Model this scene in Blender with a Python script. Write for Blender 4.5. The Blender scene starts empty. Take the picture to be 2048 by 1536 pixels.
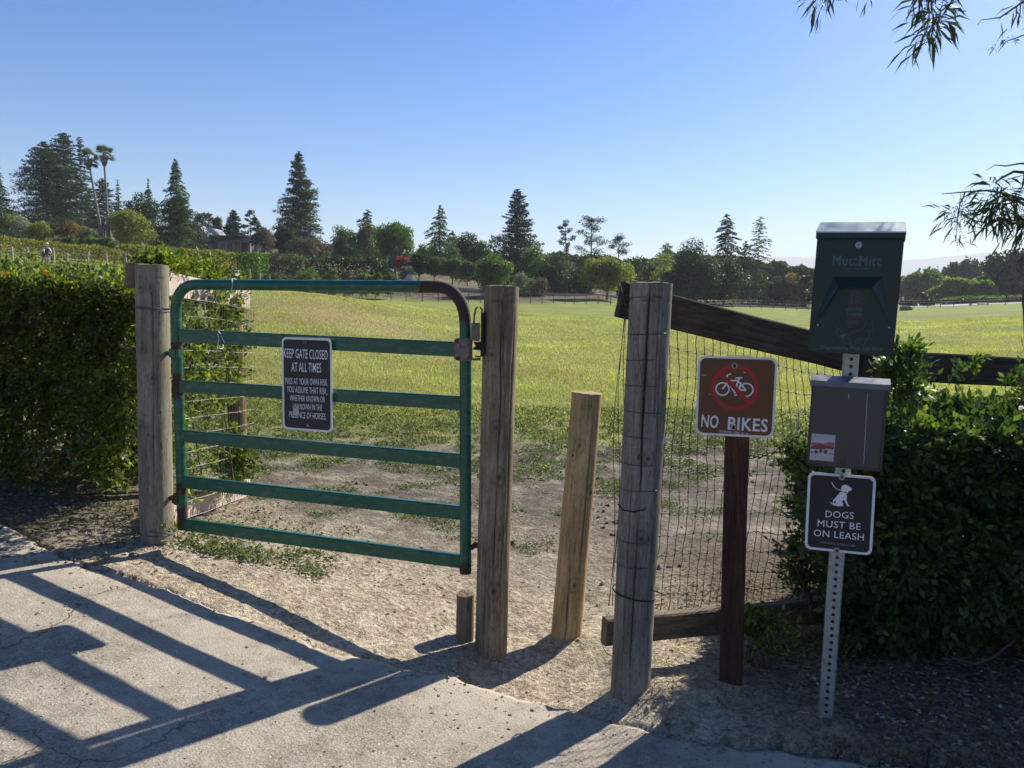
import bpy, bmesh, math, random
import numpy as np
from mathutils import Matrix, Vector
rng = np.random.default_rng(7)
S = bpy.context.scene
# ------------------------------------------------------------------ camera, light
F = 1540.0; PITCH = math.radians(5.9); ROLL = math.radians(1.0); CZ = 1.45
cam = bpy.data.objects.new('camera', bpy.data.cameras.new('camera'))
S.collection.objects.link(cam)
cam.matrix_world = Matrix.Translation((0, 0, CZ)) @ Matrix.Rotation(math.pi/2-PITCH, 4, 'X') @ Matrix.Rotation(ROLL, 4, 'Z')
cam.data.sensor_width = 36; cam.data.lens = 36*F/2048
cam.data.clip_start = 0.05; cam.data.clip_end = 60000
S.camera = cam
SUN_EL, SUN_AZ = 36.0, 44.5          # azimuth from +Y (view direction) towards +X
w = bpy.data.worlds.new("World"); S.world = w; w.use_nodes = True
nt = w.node_tree; nt.nodes.clear()
sky = nt.nodes.new('ShaderNodeTexSky'); sky.sky_type = 'NISHITA'; sky.sun_disc = False
sky.sun_elevation = math.radians(SUN_EL); sky.sun_rotation = math.radians(SUN_AZ)
sky.altitude = 50; sky.air_density = 1.0; sky.dust_density = 0.5; sky.ozone_density = 4.0
bg = nt.nodes.new('ShaderNodeBackground'); bg.inputs[1].default_value = 0.082
wo = nt.nodes.new('ShaderNodeOutputWorld')
hs = nt.nodes.new('ShaderNodeHueSaturation'); hs.inputs['Saturation'].default_value = 1.48; hs.inputs['Hue'].default_value = 0.510; nt.links.new(sky.outputs[0], hs.inputs['Color']); nt.links.new(hs.outputs[0], bg.inputs[0]); nt.links.new(bg.outputs[0], wo.inputs[0])
sl = bpy.data.lights.new('sun', 'SUN'); sl.energy = 5.0; sl.angle = math.radians(0.53); sl.color = (1, 0.94, 0.84)
sun = bpy.data.objects.new('sun', sl); S.collection.objects.link(sun)
a, e = math.radians(SUN_AZ), math.radians(SUN_EL)
SUND = Vector((math.sin(a)*math.cos(e), math.cos(a)*math.cos(e), math.sin(e)))
sun.rotation_euler = SUND.to_track_quat('Z', 'Y').to_euler(); sun.location = (20, 20, 30)
S.view_settings.view_transform = 'Standard'; S.view_settings.look = 'None'
S.view_settings.exposure = 0.85; S.view_settings.gamma = 1
S.render.engine = 'CYCLES'
try:
    S.cycles.max_bounces = 8; S.cycles.transparent_max_bounces = 8
except Exception: pass

MC = np.array(cam.matrix_world.to_3x3())
def at(px, py, Y):
    d = MC @ np.array([px-1024, 768-py, -F], float); return Vector(d*(Y/d[1])+np.array([0, 0, CZ]))
# ------------------------------------------------------------------ noise
def _hash(ix, iy, seed):
    n = (ix.astype(np.int64)*374761393 + iy.astype(np.int64)*668265263 + seed*69069) & 0xffffffff
    n = ((n ^ (n >> 13))*1274126177) & 0xffffffff
    return ((n ^ (n >> 16)) & 0xffff)/65535.0
def vnoise(x, y, seed=0):
    ix, iy = np.floor(x), np.floor(y); fx, fy = x-ix, y-iy
    fx = fx*fx*(3-2*fx); fy = fy*fy*(3-2*fy)
    a = _hash(ix, iy, seed); b = _hash(ix+1, iy, seed); c = _hash(ix, iy+1, seed); d = _hash(ix+1, iy+1, seed)
    return (a*(1-fx)+b*fx)*(1-fy)+(c*(1-fx)+d*fx)*fy
def fbm(x, y, o=4, seed=0):
    s = 0; am = .5
    for i in range(o):
        s = s+am*(vnoise(x, y, seed+i)-.5); x = x*2.03+3.1; y = y*2.03+1.7; am *= .5
    return s
# ------------------------------------------------------------------ terrain
NEAR = [
 (0.0, [-12, -4, -2, 0, .3, 12], [.75, .26, .06, -.13, -.13, -.08]),
 (2.0, [-12, -4, -2, 0, .3, 1.1, 2, 12], [.8, .30, .10, -.10, -.11, -.07, -.02, .0]),
 (2.55, [-12, -4, -2, -.6, -.2, .2, .6, 1.1, 2, 12], [.8, .31, .10, -.03, -.07, -.11, -.10, -.0, .02, .05]),
 (2.9, [-12, -4, -2, -.8, -.3, -.1, .2, .45, .6, .9, 1.3, 3, 12], [.8, .33, .12, .00, -.07, -.15, -.16, -.10, -.04, -.05, .0, .05, .1]),
 (3.2, [-12, -4, -2, -1.2, -.5, -.25, -.07, .2, .4, .6, .9, 1.5, 3, 12], [.85, .36, .15, .05, -.05, -.09, -.18, -.19, -.15, -.05, -.05, .02, .06, .1]),
 (3.5, [-12, -4, -1.9, -1.2, -.6, -.3, -.07, .2, .6, 1.0, 1.6, 3, 12], [.9, .36, .15, .06, -.02, -.07, -.16, -.17, -.12, -.06, .0, .06, .1]),
 (4.0, [-12, -4, -1.9, -1.2, -.3, .4, 1.2, 3, 12], [.95, .36, .15, .06, -.08, -.14, -.08, .05, .1]),
 (5.2, [-12, -4, -1.8, -1, 0, 1, 2.5, 5, 14], [1.1, .38, .10, .0, -.08, -.08, -.05, .05, .1]),
]
FPX = [-600, 0, 250, 500, 640, 800, 1000, 1200, 1400, 1600, 1850, 2050, 2700]
FAR = {8: [845, 860, 870, 880, 885, 888, 890, 893, 895, 895, 895, 890, 885],
 12: [720, 730, 755, 770, 775, 785, 790, 795, 798, 800, 800, 795, 790],
 20: [610, 625, 650, 665, 672, 688, 700, 706, 712, 716, 716, 705, 690],
 35: [545, 555, 570, 582, 589, 615, 636, 645, 655, 660, 655, 640, 630],
 60: [505, 522, 540, 572, 594, 607, 616, 622, 632, 640, 632, 622, 615],
 88: [480, 500, 525, 565, 595, 603, 607, 611, 627, 633, 627, 618, 610],
 105: [462, 480, 500, 535, 560, 575, 586, 592, 614, 622, 618, 610, 604],
 125: [450, 468, 488, 510, 535, 562, 583, 591, 608, 617, 614, 606, 600],
 180: [430, 448, 465, 485, 508, 535, 560, 575, 590, 603, 606, 600, 596],
 400: [400, 430, 450, 470, 490, 510, 535, 555, 570, 590, 598, 595, 590],
 2000: [592, 595, 598, 600, 603, 606, 610, 613, 617, 620, 626, 629, 640],
 3300: [594, 597, 600, 603, 606, 609, 613, 616, 620, 623, 629, 632, 643]}
FU = np.array([at(p, 600, 1.0).x for p in FPX])
frows = [(5.2, None)]
for Y, ys in FAR.items():
    frows.append((Y, np.array([(CZ-at(p, y, Y).z)/Y for p, y in zip(FPX, ys)])))
_n = NEAR[-1]; frows[0] = (5.2, np.array([(CZ-np.interp(u*5.2, _n[1], _n[2]))/5.2 for u in FU]))
def ground(x, y, noise=True):
    x = np.asarray(x, float); y = np.asarray(y, float)
    z = np.zeros(np.broadcast(x, y).shape); x = x+z; y = y+z
    yy = np.clip(y, 0, 5.2)
    for (Y0, X0, Z0), (Y1, X1, Z1) in zip(NEAR[:-1], NEAR[1:]):
        m = (yy >= Y0) & (yy <= Y1)
        t = (yy[m]-Y0)/(Y1-Y0); t = t*t*(3-2*t)
        z[m] = np.interp(x[m], X0, Z0)*(1-t)+np.interp(x[m], X1, Z1)*t
    for (Y0, T0), (Y1, T1) in zip(frows[:-1], frows[1:]):
        m = (y > Y0) & (y <= Y1)
        if not m.any(): continue
        t = (np.log(y[m])-math.log(Y0))/(math.log(Y1)-math.log(Y0)); u = x[m]/y[m]
        z[m] = CZ-(np.interp(u, FU, T0)*(1-t)+np.interp(u, FU, T1)*t)*y[m]
    m = y > frows[-1][0]
    z[m] = CZ-np.interp(x[m]/y[m], FU, frows[-1][1])*y[m]
    if noise:
        r = np.hypot(x, y)
        k = np.clip(1-(r-14)/20, 0, 1)*np.clip((r-2.3)/1, 0.35, 1)
        rough = np.clip((y-4.2)/3, 0.35, 1)*np.clip((13-y)/5, .35, 1)
        z = z+k*rough*(fbm(x*2.2, y*2.2, 3, 3)*.05+fbm(x*9, y*9, 3, 5)*.03)
        z = z+k*.008*(fbm(x*30, y*30, 2, 9))
        for (mx, my, mr) in MOUNDS: z = z+.030*np.exp(-((x-mx)**2+(y-my)**2)/mr**2)
        z = z+np.clip((r-12)/20, 0, 1)*fbm(x*.35, y*.35, 3, 21)*.25
    return z
MOUNDS = [(-1.88, 4.0, .15), (-.07, 3.42, .13), (.30, 3.6, .12), (.49, 2.95, .13), (.86, 2.97, .12), (1.13, 2.62, .09)]
def gz(x, y): return float(ground(np.array([x]), np.array([y]))[0])
AEDGE = [(-14, 6.6), (-8, 5.5), (-4.5, 4.6), (-2.74, 4.03), (-2.2, 3.68), (-1.95, 3.55), (-1.7, 3.46), (-1.5, 3.42), (-1.35, 3.33), (-1.0, 3.2), (-.8, 3.06), (-.55, 3.03),
         (-.42, 3.0), (-.30, 2.97), (-.22, 2.96), (-.18, 2.90), (-.14, 2.88), (-.05, 2.87), (.08, 2.84), (.2, 2.79), (.33, 2.77), (.45, 2.72), (.6, 2.62), (.9, 2.53), (1.3, 2.42), (1.9, 2.3), (3, 2.2), (6, 2.0), (14, 1.5)]
_ax = np.array([p[0] for p in AEDGE]); _ay = np.array([p[1] for p in AEDGE])
def aedge(x): return np.interp(x, _ax, _ay)+.07*fbm(x*6, x*0+3, 3, 31)+.045*fbm(x*22, x*0+3, 3, 33)
def aheight(x, y):
    z = -.132-.099*np.minimum(x, .35)+.0276*np.minimum(y, 6)
    z = z+np.clip(x-.35, 0, 3)*.055
    return z+.012*fbm(x*1.7, y*1.7, 3, 41)+.003*fbm(x*12, y*12, 2, 43)
# ------------------------------------------------------------------ mesh building
def link(o, parent=None):
    S.collection.objects.link(o)
    if parent is not None: o.parent = parent
    return o
class MB:
    def __init__(s): s.v = []; s.f = []; s.n = 0; s.attr = []
    def add(s, v, f):
        v = np.asarray(v, np.float32).reshape(-1, 3)
        if isinstance(f, np.ndarray): s.f.append(f.astype(np.int64)+s.n)
        else:
            by = {}
            for q in f: by.setdefault(len(q), []).append(q)
            for k, q in by.items(): s.f.append(np.array(q, np.int64)+s.n)
        s.v.append(v); s.n += len(v)
        return s
    def box(s, c, sx, sy, sz, R=None):
        c = np.array(c, float)
        P = np.array([[i, j, k] for i in (-.5, .5) for j in (-.5, .5) for k in (-.5, .5)])*[sx, sy, sz]
        if R is not None: P = P @ np.array(R).T
        s.add(P+c, [(0, 1, 3, 2), (4, 6, 7, 5), (0, 4, 5, 1), (2, 3, 7, 6), (0, 2, 6, 4), (1, 5, 7, 3)]); return s
    def tube(s, pts, r, n=6, cap=True):
        P = np.array([list(p) for p in pts], float); k = len(P)
        r = np.full(k, r, float) if np.isscalar(r) else np.array(r, float)
        T = np.gradient(P, axis=0); T /= np.linalg.norm(T, axis=1)[:, None]+1e-12
        up = np.array([0, 0, 1.]) if abs(T[0][2]) < .9 else np.array([1., 0, 0])
        A = np.cross(T[0], up); A /= np.linalg.norm(A); V = []
        ang = np.arange(n)*2*math.pi/n
        for i in range(k):
            A = A-T[i]*A.dot(T[i]); A /= np.linalg.norm(A)+1e-12; B = np.cross(T[i], A)
            V.append(P[i]+r[i]*(np.cos(ang)[:, None]*A+np.sin(ang)[:, None]*B))
        fs = []
        for i in range(k-1):
            for j in range(n):
                j2 = (j+1) % n; fs.append((i*n+j, i*n+j2, (i+1)*n+j2, (i+1)*n+j))
        V = np.concatenate(V); s.add(V, fs)
        if cap:
            o = s.n-len(V); s.f.append(np.array([[o+j for j in range(n)][::-1]])); s.f.append(np.array([[o+(k-1)*n+j for j in range(n)]]))
        return s
    def grid(s, P, wrap=False):
        h, w_ = P.shape[:2]; i = np.arange(h-1)[:, None]; j = np.arange(w_ if wrap else w_-1)[None, :]
        j2 = (j+1) % w_
        f = np.stack([i*w_+j, i*w_+j2, (i+1)*w_+j2, (i+1)*w_+j], -1).reshape(-1, 4)
        s.add(P.reshape(-1, 3), f); return s
    def cards(s, C, A, B):
        n = len(C); V = np.stack([C-A, C+B-A*.1, C+A, C-B-A*.1], 1).reshape(-1, 3)
        s.add(V, np.arange(n*4).reshape(n, 4)); return s
    def mesh(s, name, smooth=False):
        me = bpy.data.meshes.new(name); V = np.concatenate(s.v) if s.v else np.zeros((0, 3))
        me.vertices.add(len(V)); me.vertices.foreach_set('co', V.astype(np.float32).ravel())
        loops = np.concatenate([f.ravel() for f in s.f]); tot = np.concatenate([np.full(len(f), f.shape[1]) for f in s.f])
        me.loops.add(len(loops)); me.loops.foreach_set('vertex_index', loops.astype(np.int32))
        me.polygons.add(len(tot)); st = np.concatenate([[0], np.cumsum(tot)[:-1]])
        me.polygons.foreach_set('loop_start', st.astype(np.int32)); me.polygons.foreach_set('loop_total', tot.astype(np.int32))
        me.polygons.foreach_set('use_smooth', np.full(len(tot), bool(smooth)))
        me.update(calc_edges=True); me.validate(); return me
    def obj(s, name, m, parent=None, smooth=False):
        me = s.mesh(name, smooth); me.materials.append(m)
        return link(bpy.data.objects.new(name, me), parent)
def tag(o, label=None, cat=None, group=None, kind=None):
    if label: o['label'] = label
    if cat: o['category'] = cat
    if group: o['group'] = group
    if kind: o['kind'] = kind
    return o
def thing(name, label, cat, loc=(0, 0, 0), group=None, M=None):
    o = bpy.data.objects.new(name, None); o.empty_display_size = .1; link(o)
    if M is not None: o.matrix_world = M
    else: o.location = loc
    return tag(o, label, cat, group)
def bevel(o, w_=.004, seg=2):
    me = o.data; bm = bmesh.new(); bm.from_mesh(me)
    bmesh.ops.bevel(bm, geom=[e_ for e_ in bm.edges if e_.is_manifold and e_.calc_face_angle(0) > .5], offset=w_, segments=seg, affect='EDGES')
    bm.to_mesh(me); bm.free(); return o
def unit(n):
    v = rng.normal(size=(n, 3)); return v/np.linalg.norm(v, axis=1)[:, None]
# ------------------------------------------------------------------ materials
class NT:
    def __init__(s, name):
        s.m = bpy.data.materials.new(name); s.m.use_nodes = True; s.t = s.m.node_tree
        s.b = s.t.nodes['Principled BSDF']; s.out = s.t.nodes['Material Output']
        s._c = None
    def n(s, typ, **k):
        x = s.t.nodes.new(typ)
        for a_, v in k.items():
            if a_.startswith('i_'):
                key = a_[2:]; key = int(key) if key.isdigit() else key
                s.set(x.inputs[key], v)
            else: setattr(x, a_, v)
        return x
    def set(s, inp, v):
        if isinstance(v, bpy.types.NodeSocket): s.t.links.new(v, inp)
        else: inp.default_value = v
    def co(s, kind='Object', scale=(1, 1, 1)):
        if s._c is None: s._c = s.n('ShaderNodeTexCoord')
        mp = s.n('ShaderNodeMapping'); s.set(mp.inputs[0], s._c.outputs[kind]); mp.inputs['Scale'].default_value = scale
        return mp.outputs[0]
    def noise(s, scale, detail=4, rough=.55, vec=None, out=0, dist=0):
        x = s.n('ShaderNodeTexNoise'); x.inputs['Scale'].default_value = scale; x.inputs['Detail'].default_value = detail
        x.inputs['Roughness'].default_value = rough; x.inputs['Distortion'].default_value = dist
        if vec is not None: s.set(x.inputs['Vector'], vec)
        else: s.set(x.inputs['Vector'], s.co())
        return x.outputs[out]
    def ramp(s, fac, stops, interp='LINEAR'):
        x = s.n('ShaderNodeValToRGB'); s.set(x.inputs[0], fac); r = x.color_ramp; r.interpolation = interp
        while len(r.elements) < len(stops): r.elements.new(.5)
        for el, (p, c) in zip(r.elements, stops):
            el.position = p; el.color = (c[0], c[1], c[2], 1) if not np.isscalar(c) else (c, c, c, 1)
        return x.outputs[0]
    def mix(s, f, a_, b_, mode='MIX'):
        x = s.n('ShaderNodeMix', data_type='RGBA', blend_type=mode); s.set(x.inputs[0], f)
        for i, v in ((6, a_), (7, b_)):
            if not isinstance(v, bpy.types.NodeSocket): v = (v[0], v[1], v[2], 1) if not np.isscalar(v) else (v, v, v, 1)
            s.set(x.inputs[i], v)
        return x.outputs[2]
    def math(s, op, a_, b_=0.0, clamp=False):
        x = s.n('ShaderNodeMath', operation=op, use_clamp=clamp); s.set(x.inputs[0], a_); s.set(x.inputs[1], b_); return x.outputs[0]
    def bump(s, h, dist=.01, strength=1, nrm=None):
        x = s.n('ShaderNodeBump'); s.set(x.inputs['Height'], h); x.inputs['Distance'].default_value = dist; x.inputs['Strength'].default_value = strength
        if nrm is not None: s.set(x.inputs['Normal'], nrm)
        s.set(s.b.inputs['Normal'], x.outputs[0]); return x.outputs[0]
    def base(s, v): s.set(s.b.inputs['Base Color'], v if isinstance(v, bpy.types.NodeSocket) else (v[0], v[1], v[2], 1)); return s
    def rough(s, v): s.set(s.b.inputs['Roughness'], v); return s
    def attr(s, name): return s.n('ShaderNodeAttribute', attribute_name=name).outputs['Fac']
def simple(name, col, rough=.6, metal=0, var=.15, scale=30, bump=0):
    t = NT(name); nz = t.noise(scale, 5)
    c1 = tuple(c*(1-var) for c in col); c2 = tuple(min(1, c*(1+var)) for c in col)
    t.base(t.ramp(nz, [(.3, c1), (.7, c2)])); t.rough(t.ramp(nz, [(.3, max(0, rough-.08)), (.7, min(1, rough+.1))])); t.b.inputs['Metallic'].default_value = metal
    if bump: t.bump(nz, bump)
    return t.m
def leafmat(name, cols, trans=.35, rough=.55, nscale=.8, gloss=.25, namt=.35):
    t = NT(name)
    gi = t.n('ShaderNodeNewGeometry').outputs['Random Per Island']
    n = len(cols); c = t.ramp(gi, [(i/(max(1, n-1)), k) for i, k in enumerate(cols)])
    nz = t.noise(nscale, 3)
    c = t.mix(namt, c, t.ramp(nz, [(.35, .25), (.65, 1.75)]), 'MULTIPLY')
    t.base(c); t.rough(rough); t.b.inputs['Specular IOR Level'].default_value = gloss
    tr = t.n('ShaderNodeBsdfTranslucent'); c2 = t.mix(1.0, c, (1.5, 1.75, .6), 'MULTIPLY'); t.set(tr.inputs[0], c2)
    mx = t.n('ShaderNodeMixShader'); mx.inputs[0].default_value = trans
    t.t.links.new(t.b.outputs[0], mx.inputs[1]); t.t.links.new(tr.outputs[0], mx.inputs[2]); t.t.links.new(mx.outputs[0], t.out.inputs[0])
    return t.m
def woodmat(name, c_dark, c_mid, c_light, axis='Z', grain=60, bmp=.0025, rough=.85, stain=None):
    t = NT(name); k = {'Z': (1, 1, .07), 'X': (.07, 1, 1), 'Y': (1, .07, 1)}[axis]
    v = t.co('Object', k)
    g = t.noise(grain*1.5, 7, .7, v, dist=.4); g2 = t.noise(grain*.4, 5, .6, v, dist=.6); big = t.noise(5, 5, .6, t.co('Object', (1, 1, .5)))
    c = t.ramp(g, [(.25, c_dark), (.5, c_mid), (.75, c_light)])
    c = t.mix(.38, c, t.ramp(g2, [(.3, .45), (.7, 1.5)]), 'MULTIPLY')
    c = t.mix(.6, c, t.ramp(big, [(.3, .6), (.7, 1.35)]), 'MULTIPLY')
    fl = t.noise(140, 3, .6, t.co('Object', (1, 1, .35) if axis == 'Z' else (.35, 1, 1))); c = t.mix(.5, c, t.ramp(fl, [(.34, .35), (.46, 1.0)]), 'MULTIPLY')
    if stain: c = t.mix(t.ramp(t.noise(2.3, 3), [(.5, 0), (.72, .8)]), c, stain)
    at_ = t.attr('mark'); c = t.mix(at_, c, (.02, .015, .01))
    t.base(c); t.rough(rough); t.b.inputs['Specular IOR Level'].default_value = .2
    t.bump(t.math('ADD', g, g2), bmp)
    return t.m
# ground
def ground_mat():
    t = NT('ground_earth_and_grass'); P = t.co('Object'); sep = t.n('ShaderNodeSeparateXYZ'); t.set(sep.inputs[0], P)
    x, y = sep.outputs[0], sep.outputs[1]
    n1 = t.noise(1.1, 4); n2 = t.noise(7, 5, .6); n3 = t.noise(45, 5, .65); n4 = t.noise(220, 3, .6); n5 = t.noise(.12, 4)
    # bare earth
    tan = t.ramp(n2, [(.25, (.37, .29, .19)), (.5, (.53, .44, .315)), (.75, (.64, .55, .41))])
    grey = t.ramp(n2, [(.25, (.18, .15, .12)), (.5, (.33, .28, .22)), (.75, (.47, .41, .33))])
    far = t.n('ShaderNodeMapRange'); t.set(far.inputs[0], t.math('ADD', y, t.math('MULTIPLY', n1, 2.0))); far.inputs[1].default_value = 4.6; far.inputs[2].default_value = 6.6
    earth = t.mix(far.outputs[0], tan, grey)
    earth = t.mix(.85, earth, t.ramp(n3, [(.34, .5), (.5, 1.0), (.64, 1.35)]), 'MULTIPLY')
    earth = t.mix(.75, earth, t.ramp(n4, [(.36, .4), (.52, 1.15)]), 'MULTIPLY')
    n6 = t.noise(17, 4, .7); earth = t.mix(.7, earth, t.ramp(n6, [(.36, .55), (.5, 1.0), (.66, 1.25)]), 'MULTIPLY')
    pt = t.ramp(t.math('ADD', t.math('MULTIPLY', t.noise(2.6, 5, .65), .7), t.math('MULTIPLY', n3, .3)), [(.40, 0), (.56, 1)])
    earth = t.mix(t.math('MULTIPLY', t.math('MULTIPLY', pt, far.outputs[0]), .75), earth, (.095, .078, .058))
    # litter under hedges; front right also darkened to paint in shade
    litter_shade = t.mix(t.ramp(n3, [(.4, 0), (.6, 1)]), (.06, .045, .032), (.20, .155, .11))
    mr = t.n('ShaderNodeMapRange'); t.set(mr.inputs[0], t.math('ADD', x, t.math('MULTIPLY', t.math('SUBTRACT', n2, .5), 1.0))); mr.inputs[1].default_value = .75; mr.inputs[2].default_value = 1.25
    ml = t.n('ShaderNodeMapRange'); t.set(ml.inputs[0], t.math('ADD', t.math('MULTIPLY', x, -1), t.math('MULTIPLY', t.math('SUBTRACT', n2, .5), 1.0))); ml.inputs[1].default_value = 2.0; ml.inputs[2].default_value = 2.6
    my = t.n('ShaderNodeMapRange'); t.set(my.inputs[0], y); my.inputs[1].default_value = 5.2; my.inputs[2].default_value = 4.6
    earth = t.mix(t.math('MULTIPLY', t.math('MAXIMUM', mr.outputs[0], ml.outputs[0]), t.math('MULTIPLY', my.outputs[0], .88)), earth, litter_shade)
    # meadow
    g = t.ramp(n5, [(.3, (.23, .24, .08)), (.47, (.32, .295, .115)), (.58, (.25, .26, .085)), (.72, (.35, .305, .14))])
    gs = t.noise(.55, 5, .6, t.co('Object', (1, .35, 1))); g = t.mix(t.ramp(gs, [(.44, 0), (.66, .8)]), g, (.245, .225, .095))
    gb = t.noise(.16, 4, .6, t.co('Object', (1, .6, 1))); g = t.mix(t.ramp(gb, [(.52, 0), (.62, .65)]), g, (.33, .215, .11))
    g = t.mix(.7, g, t.ramp(n2, [(.3, .7), (.7, 1.25)]), 'MULTIPLY'); g = t.mix(.6, g, t.ramp(n3, [(.3, .7), (.7, 1.25)]), 'MULTIPLY')
    fg = t.n('ShaderNodeMapRange'); t.set(fg.inputs[0], y); fg.inputs[1].default_value = 25; fg.inputs[2].default_value = 60; g = t.mix(fg.outputs[0], g, t.mix(1.0, g, (.80, 1.0, .62), 'MULTIPLY'))
    q1 = t.math('POWER', t.math('DIVIDE', t.math('ABSOLUTE', t.math('ADD', t.math('ADD', x, 5.0), t.math('MULTIPLY', t.math('SUBTRACT', y, 25.0), .55))), 2.2), 2.0); q2 = t.math('POWER', t.math('DIVIDE', t.math('ABSOLUTE', t.math('SUBTRACT', y, 25.0)), 7.0), 2.0)
    q3 = t.math('SUBTRACT', 1.0, t.math('ADD', t.math('ADD', q1, q2), t.math('MULTIPLY', t.math('SUBTRACT', n2, .5), 1.5)), True); g = t.mix(t.math('MULTIPLY', q3, .55), g, (.38, .27, .14))
    # beyond the paddock fence: dry verge
    dry = t.mix(t.ramp(t.noise(.10, 4), [(.42, 0), (.58, 1)]), t.ramp(t.noise(.8, 5), [(.35, (.10, .10, .04)), (.6, (.19, .165, .085))]), t.ramp(t.noise(.9, 5), [(.35, (.045, .035, .025)), (.6, (.15, .115, .08))]))
    # green mask
    gm = t.n('ShaderNodeMapRange'); q = t.math('ADD', y, t.math('MULTIPLY', t.math('SUBTRACT', n1, .5), 5.0)); q = t.math('ADD', q, t.math('MULTIPLY', t.math('SUBTRACT', n2, .5), 6.0)); q = t.math('ADD', q, t.math('MULTIPLY', t.math('SUBTRACT', n3, .5), 4.0))
    q = t.math('SUBTRACT', q, t.math('MULTIPLY', x, .16))
    t.set(gm.inputs[0], q); gm.inputs[1].default_value = 7.7; gm.inputs[2].default_value = 10.2
    c = t.mix(gm.outputs[0], earth, g)
    dm = t.n('ShaderNodeMapRange'); t.set(dm.inputs[0], t.math('SUBTRACT', t.math('ADD', y, t.math('MULTIPLY', n5, 20.0)), t.math('MULTIPLY', t.math('MAXIMUM', t.math('SUBTRACT', x, 4.0), 0.0), .95))); dm.inputs[1].default_value = 97; dm.inputs[2].default_value = 104
    c = t.mix(dm.outputs[0], c, dry)
    t.base(c); t.rough(.95); t.b.inputs['Specular IOR Level'].default_value = .1
    h = t.math('ADD', t.math('ADD', t.math('MULTIPLY', n3, 1.0), t.math('MULTIPLY', n4, .35)), t.math('MULTIPLY', n6, 1.4))
    t.bump(h, .035, .9)
    return t.m
def asphalt_mat():
    t = NT('old_asphalt'); n1 = t.noise(1.3, 4); n2 = t.noise(12, 5, .6); n3 = t.noise(160, 4, .7)
    vo = t.n('ShaderNodeTexVoronoi', feature='F1'); vo.inputs['Scale'].default_value = 130; t.set(vo.inputs['Vector'], t.co()); 
    agg = t.ramp(vo.outputs['Color'], [(.0, .5), (.5, 1.0), (.85, 1.2), (1.0, 2.0)])
    c = t.ramp(n2, [(.3, (.225, .192, .148)), (.7, (.355, .31, .245))])
    c = t.mix(.75, c, agg, 'MULTIPLY'); c = t.mix(.85, c, t.ramp(n3, [(.35, .45), (.6, 1.3)]), 'MULTIPLY'); c = t.mix(.6, c, t.ramp(t.noise(2.6, 6, .72), [(.34, .55), (.5, 1.0), (.66, 1.25)]), 'MULTIPLY')
    dust = t.ramp(t.math('ADD', n1, t.math('MULTIPLY', t.math('SUBTRACT', n2, .5), .5)), [(.42, 0), (.62, .75)])
    dm = t.attr('dust'); c = t.mix(t.math('MULTIPLY', t.math('ADD', dust, .4), dm, True), c, (.44, .375, .28))
    c = t.mix(t.math('MULTIPLY', dust, .3), c, (.34, .31, .26)); c = t.mix(t.ramp(t.noise(1.9, 5, .65, dist=.5), [(.56, 0), (.66, .45)]), c, (.13, .12, .105))
    wv = t.noise(2.5, 4, .6, out=1); vm = t.n('ShaderNodeVectorMath', operation='SCALE'); t.set(vm.inputs[0], wv); vm.inputs['Scale'].default_value = .5
    va = t.n('ShaderNodeVectorMath', operation='ADD'); t.set(va.inputs[0], t.co()); t.set(va.inputs[1], vm.outputs[0])
    cr = t.n('ShaderNodeTexVoronoi', feature='DISTANCE_TO_EDGE'); cr.inputs['Scale'].default_value = .95; t.set(cr.inputs['Vector'], va.outputs[0])
    gate_ = t.ramp(t.noise(.9, 2), [(.47, 0), (.55, 1)])
    ck = t.math('MULTIPLY', t.ramp(cr.outputs['Distance'], [(0.0, 1), (.0055, 0)]), gate_)
    c = t.mix(t.math('MULTIPLY', ck, .6), c, (.035, .03, .026)); t.base(c); t.rough(.93); t.b.inputs['Specular IOR Level'].default_value = .2
    h = t.math('SUBTRACT', t.math('ADD', t.math('MULTIPLY', n3, .6), t.math('MULTIPLY', vo.outputs['Distance'], .8)), t.math('MULTIPLY', ck, 2.5))
    t.bump(h, .0025, .8); return t.m
M = {}
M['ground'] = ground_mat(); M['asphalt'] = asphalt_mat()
M['post_grey'] = woodmat('weathered_grey_post', (.13, .115, .08), (.235, .21, .155), (.35, .32, .245), stain=(.17, .125, .075))
M['post_blue'] = woodmat('silvered_post', (.105, .092, .07), (.205, .182, .145), (.33, .30, .245))
M['post_brown'] = woodmat('brown_streaked_post', (.10, .075, .045), (.25, .195, .125), (.40, .33, .225), stain=(.10, .065, .04))
M['post_tan'] = woodmat('tan_post', (.20, .135, .06), (.40, .29, .155), (.54, .42, .25))
M['post_end'] = woodmat('brown_end_post', (.11, .06, .035), (.22, .125, .075), (.33, .20, .13))
M['red_post'] = woodmat('red_stained_timber', (.028, .014, .010), (.062, .027, .019), (.105, .05, .036))
M['rail_dark'] = woodmat('dark_rail', (.025, .02, .014), (.060, .046, .032), (.11, .088, .062), 'X')
M['rail_pink'] = woodmat('pale_pinkish_rail', (.36, .26, .20), (.60, .47, .39), (.72, .60, .52), 'X')
M['rail_grey'] = woodmat('low_rail', (.08, .06, .035), (.17, .13, .08), (.26, .21, .14), 'X')
M['stump'] = woodmat('stump_wood', (.09, .065, .04), (.19, .14, .09), (.30, .23, .15))
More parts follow.
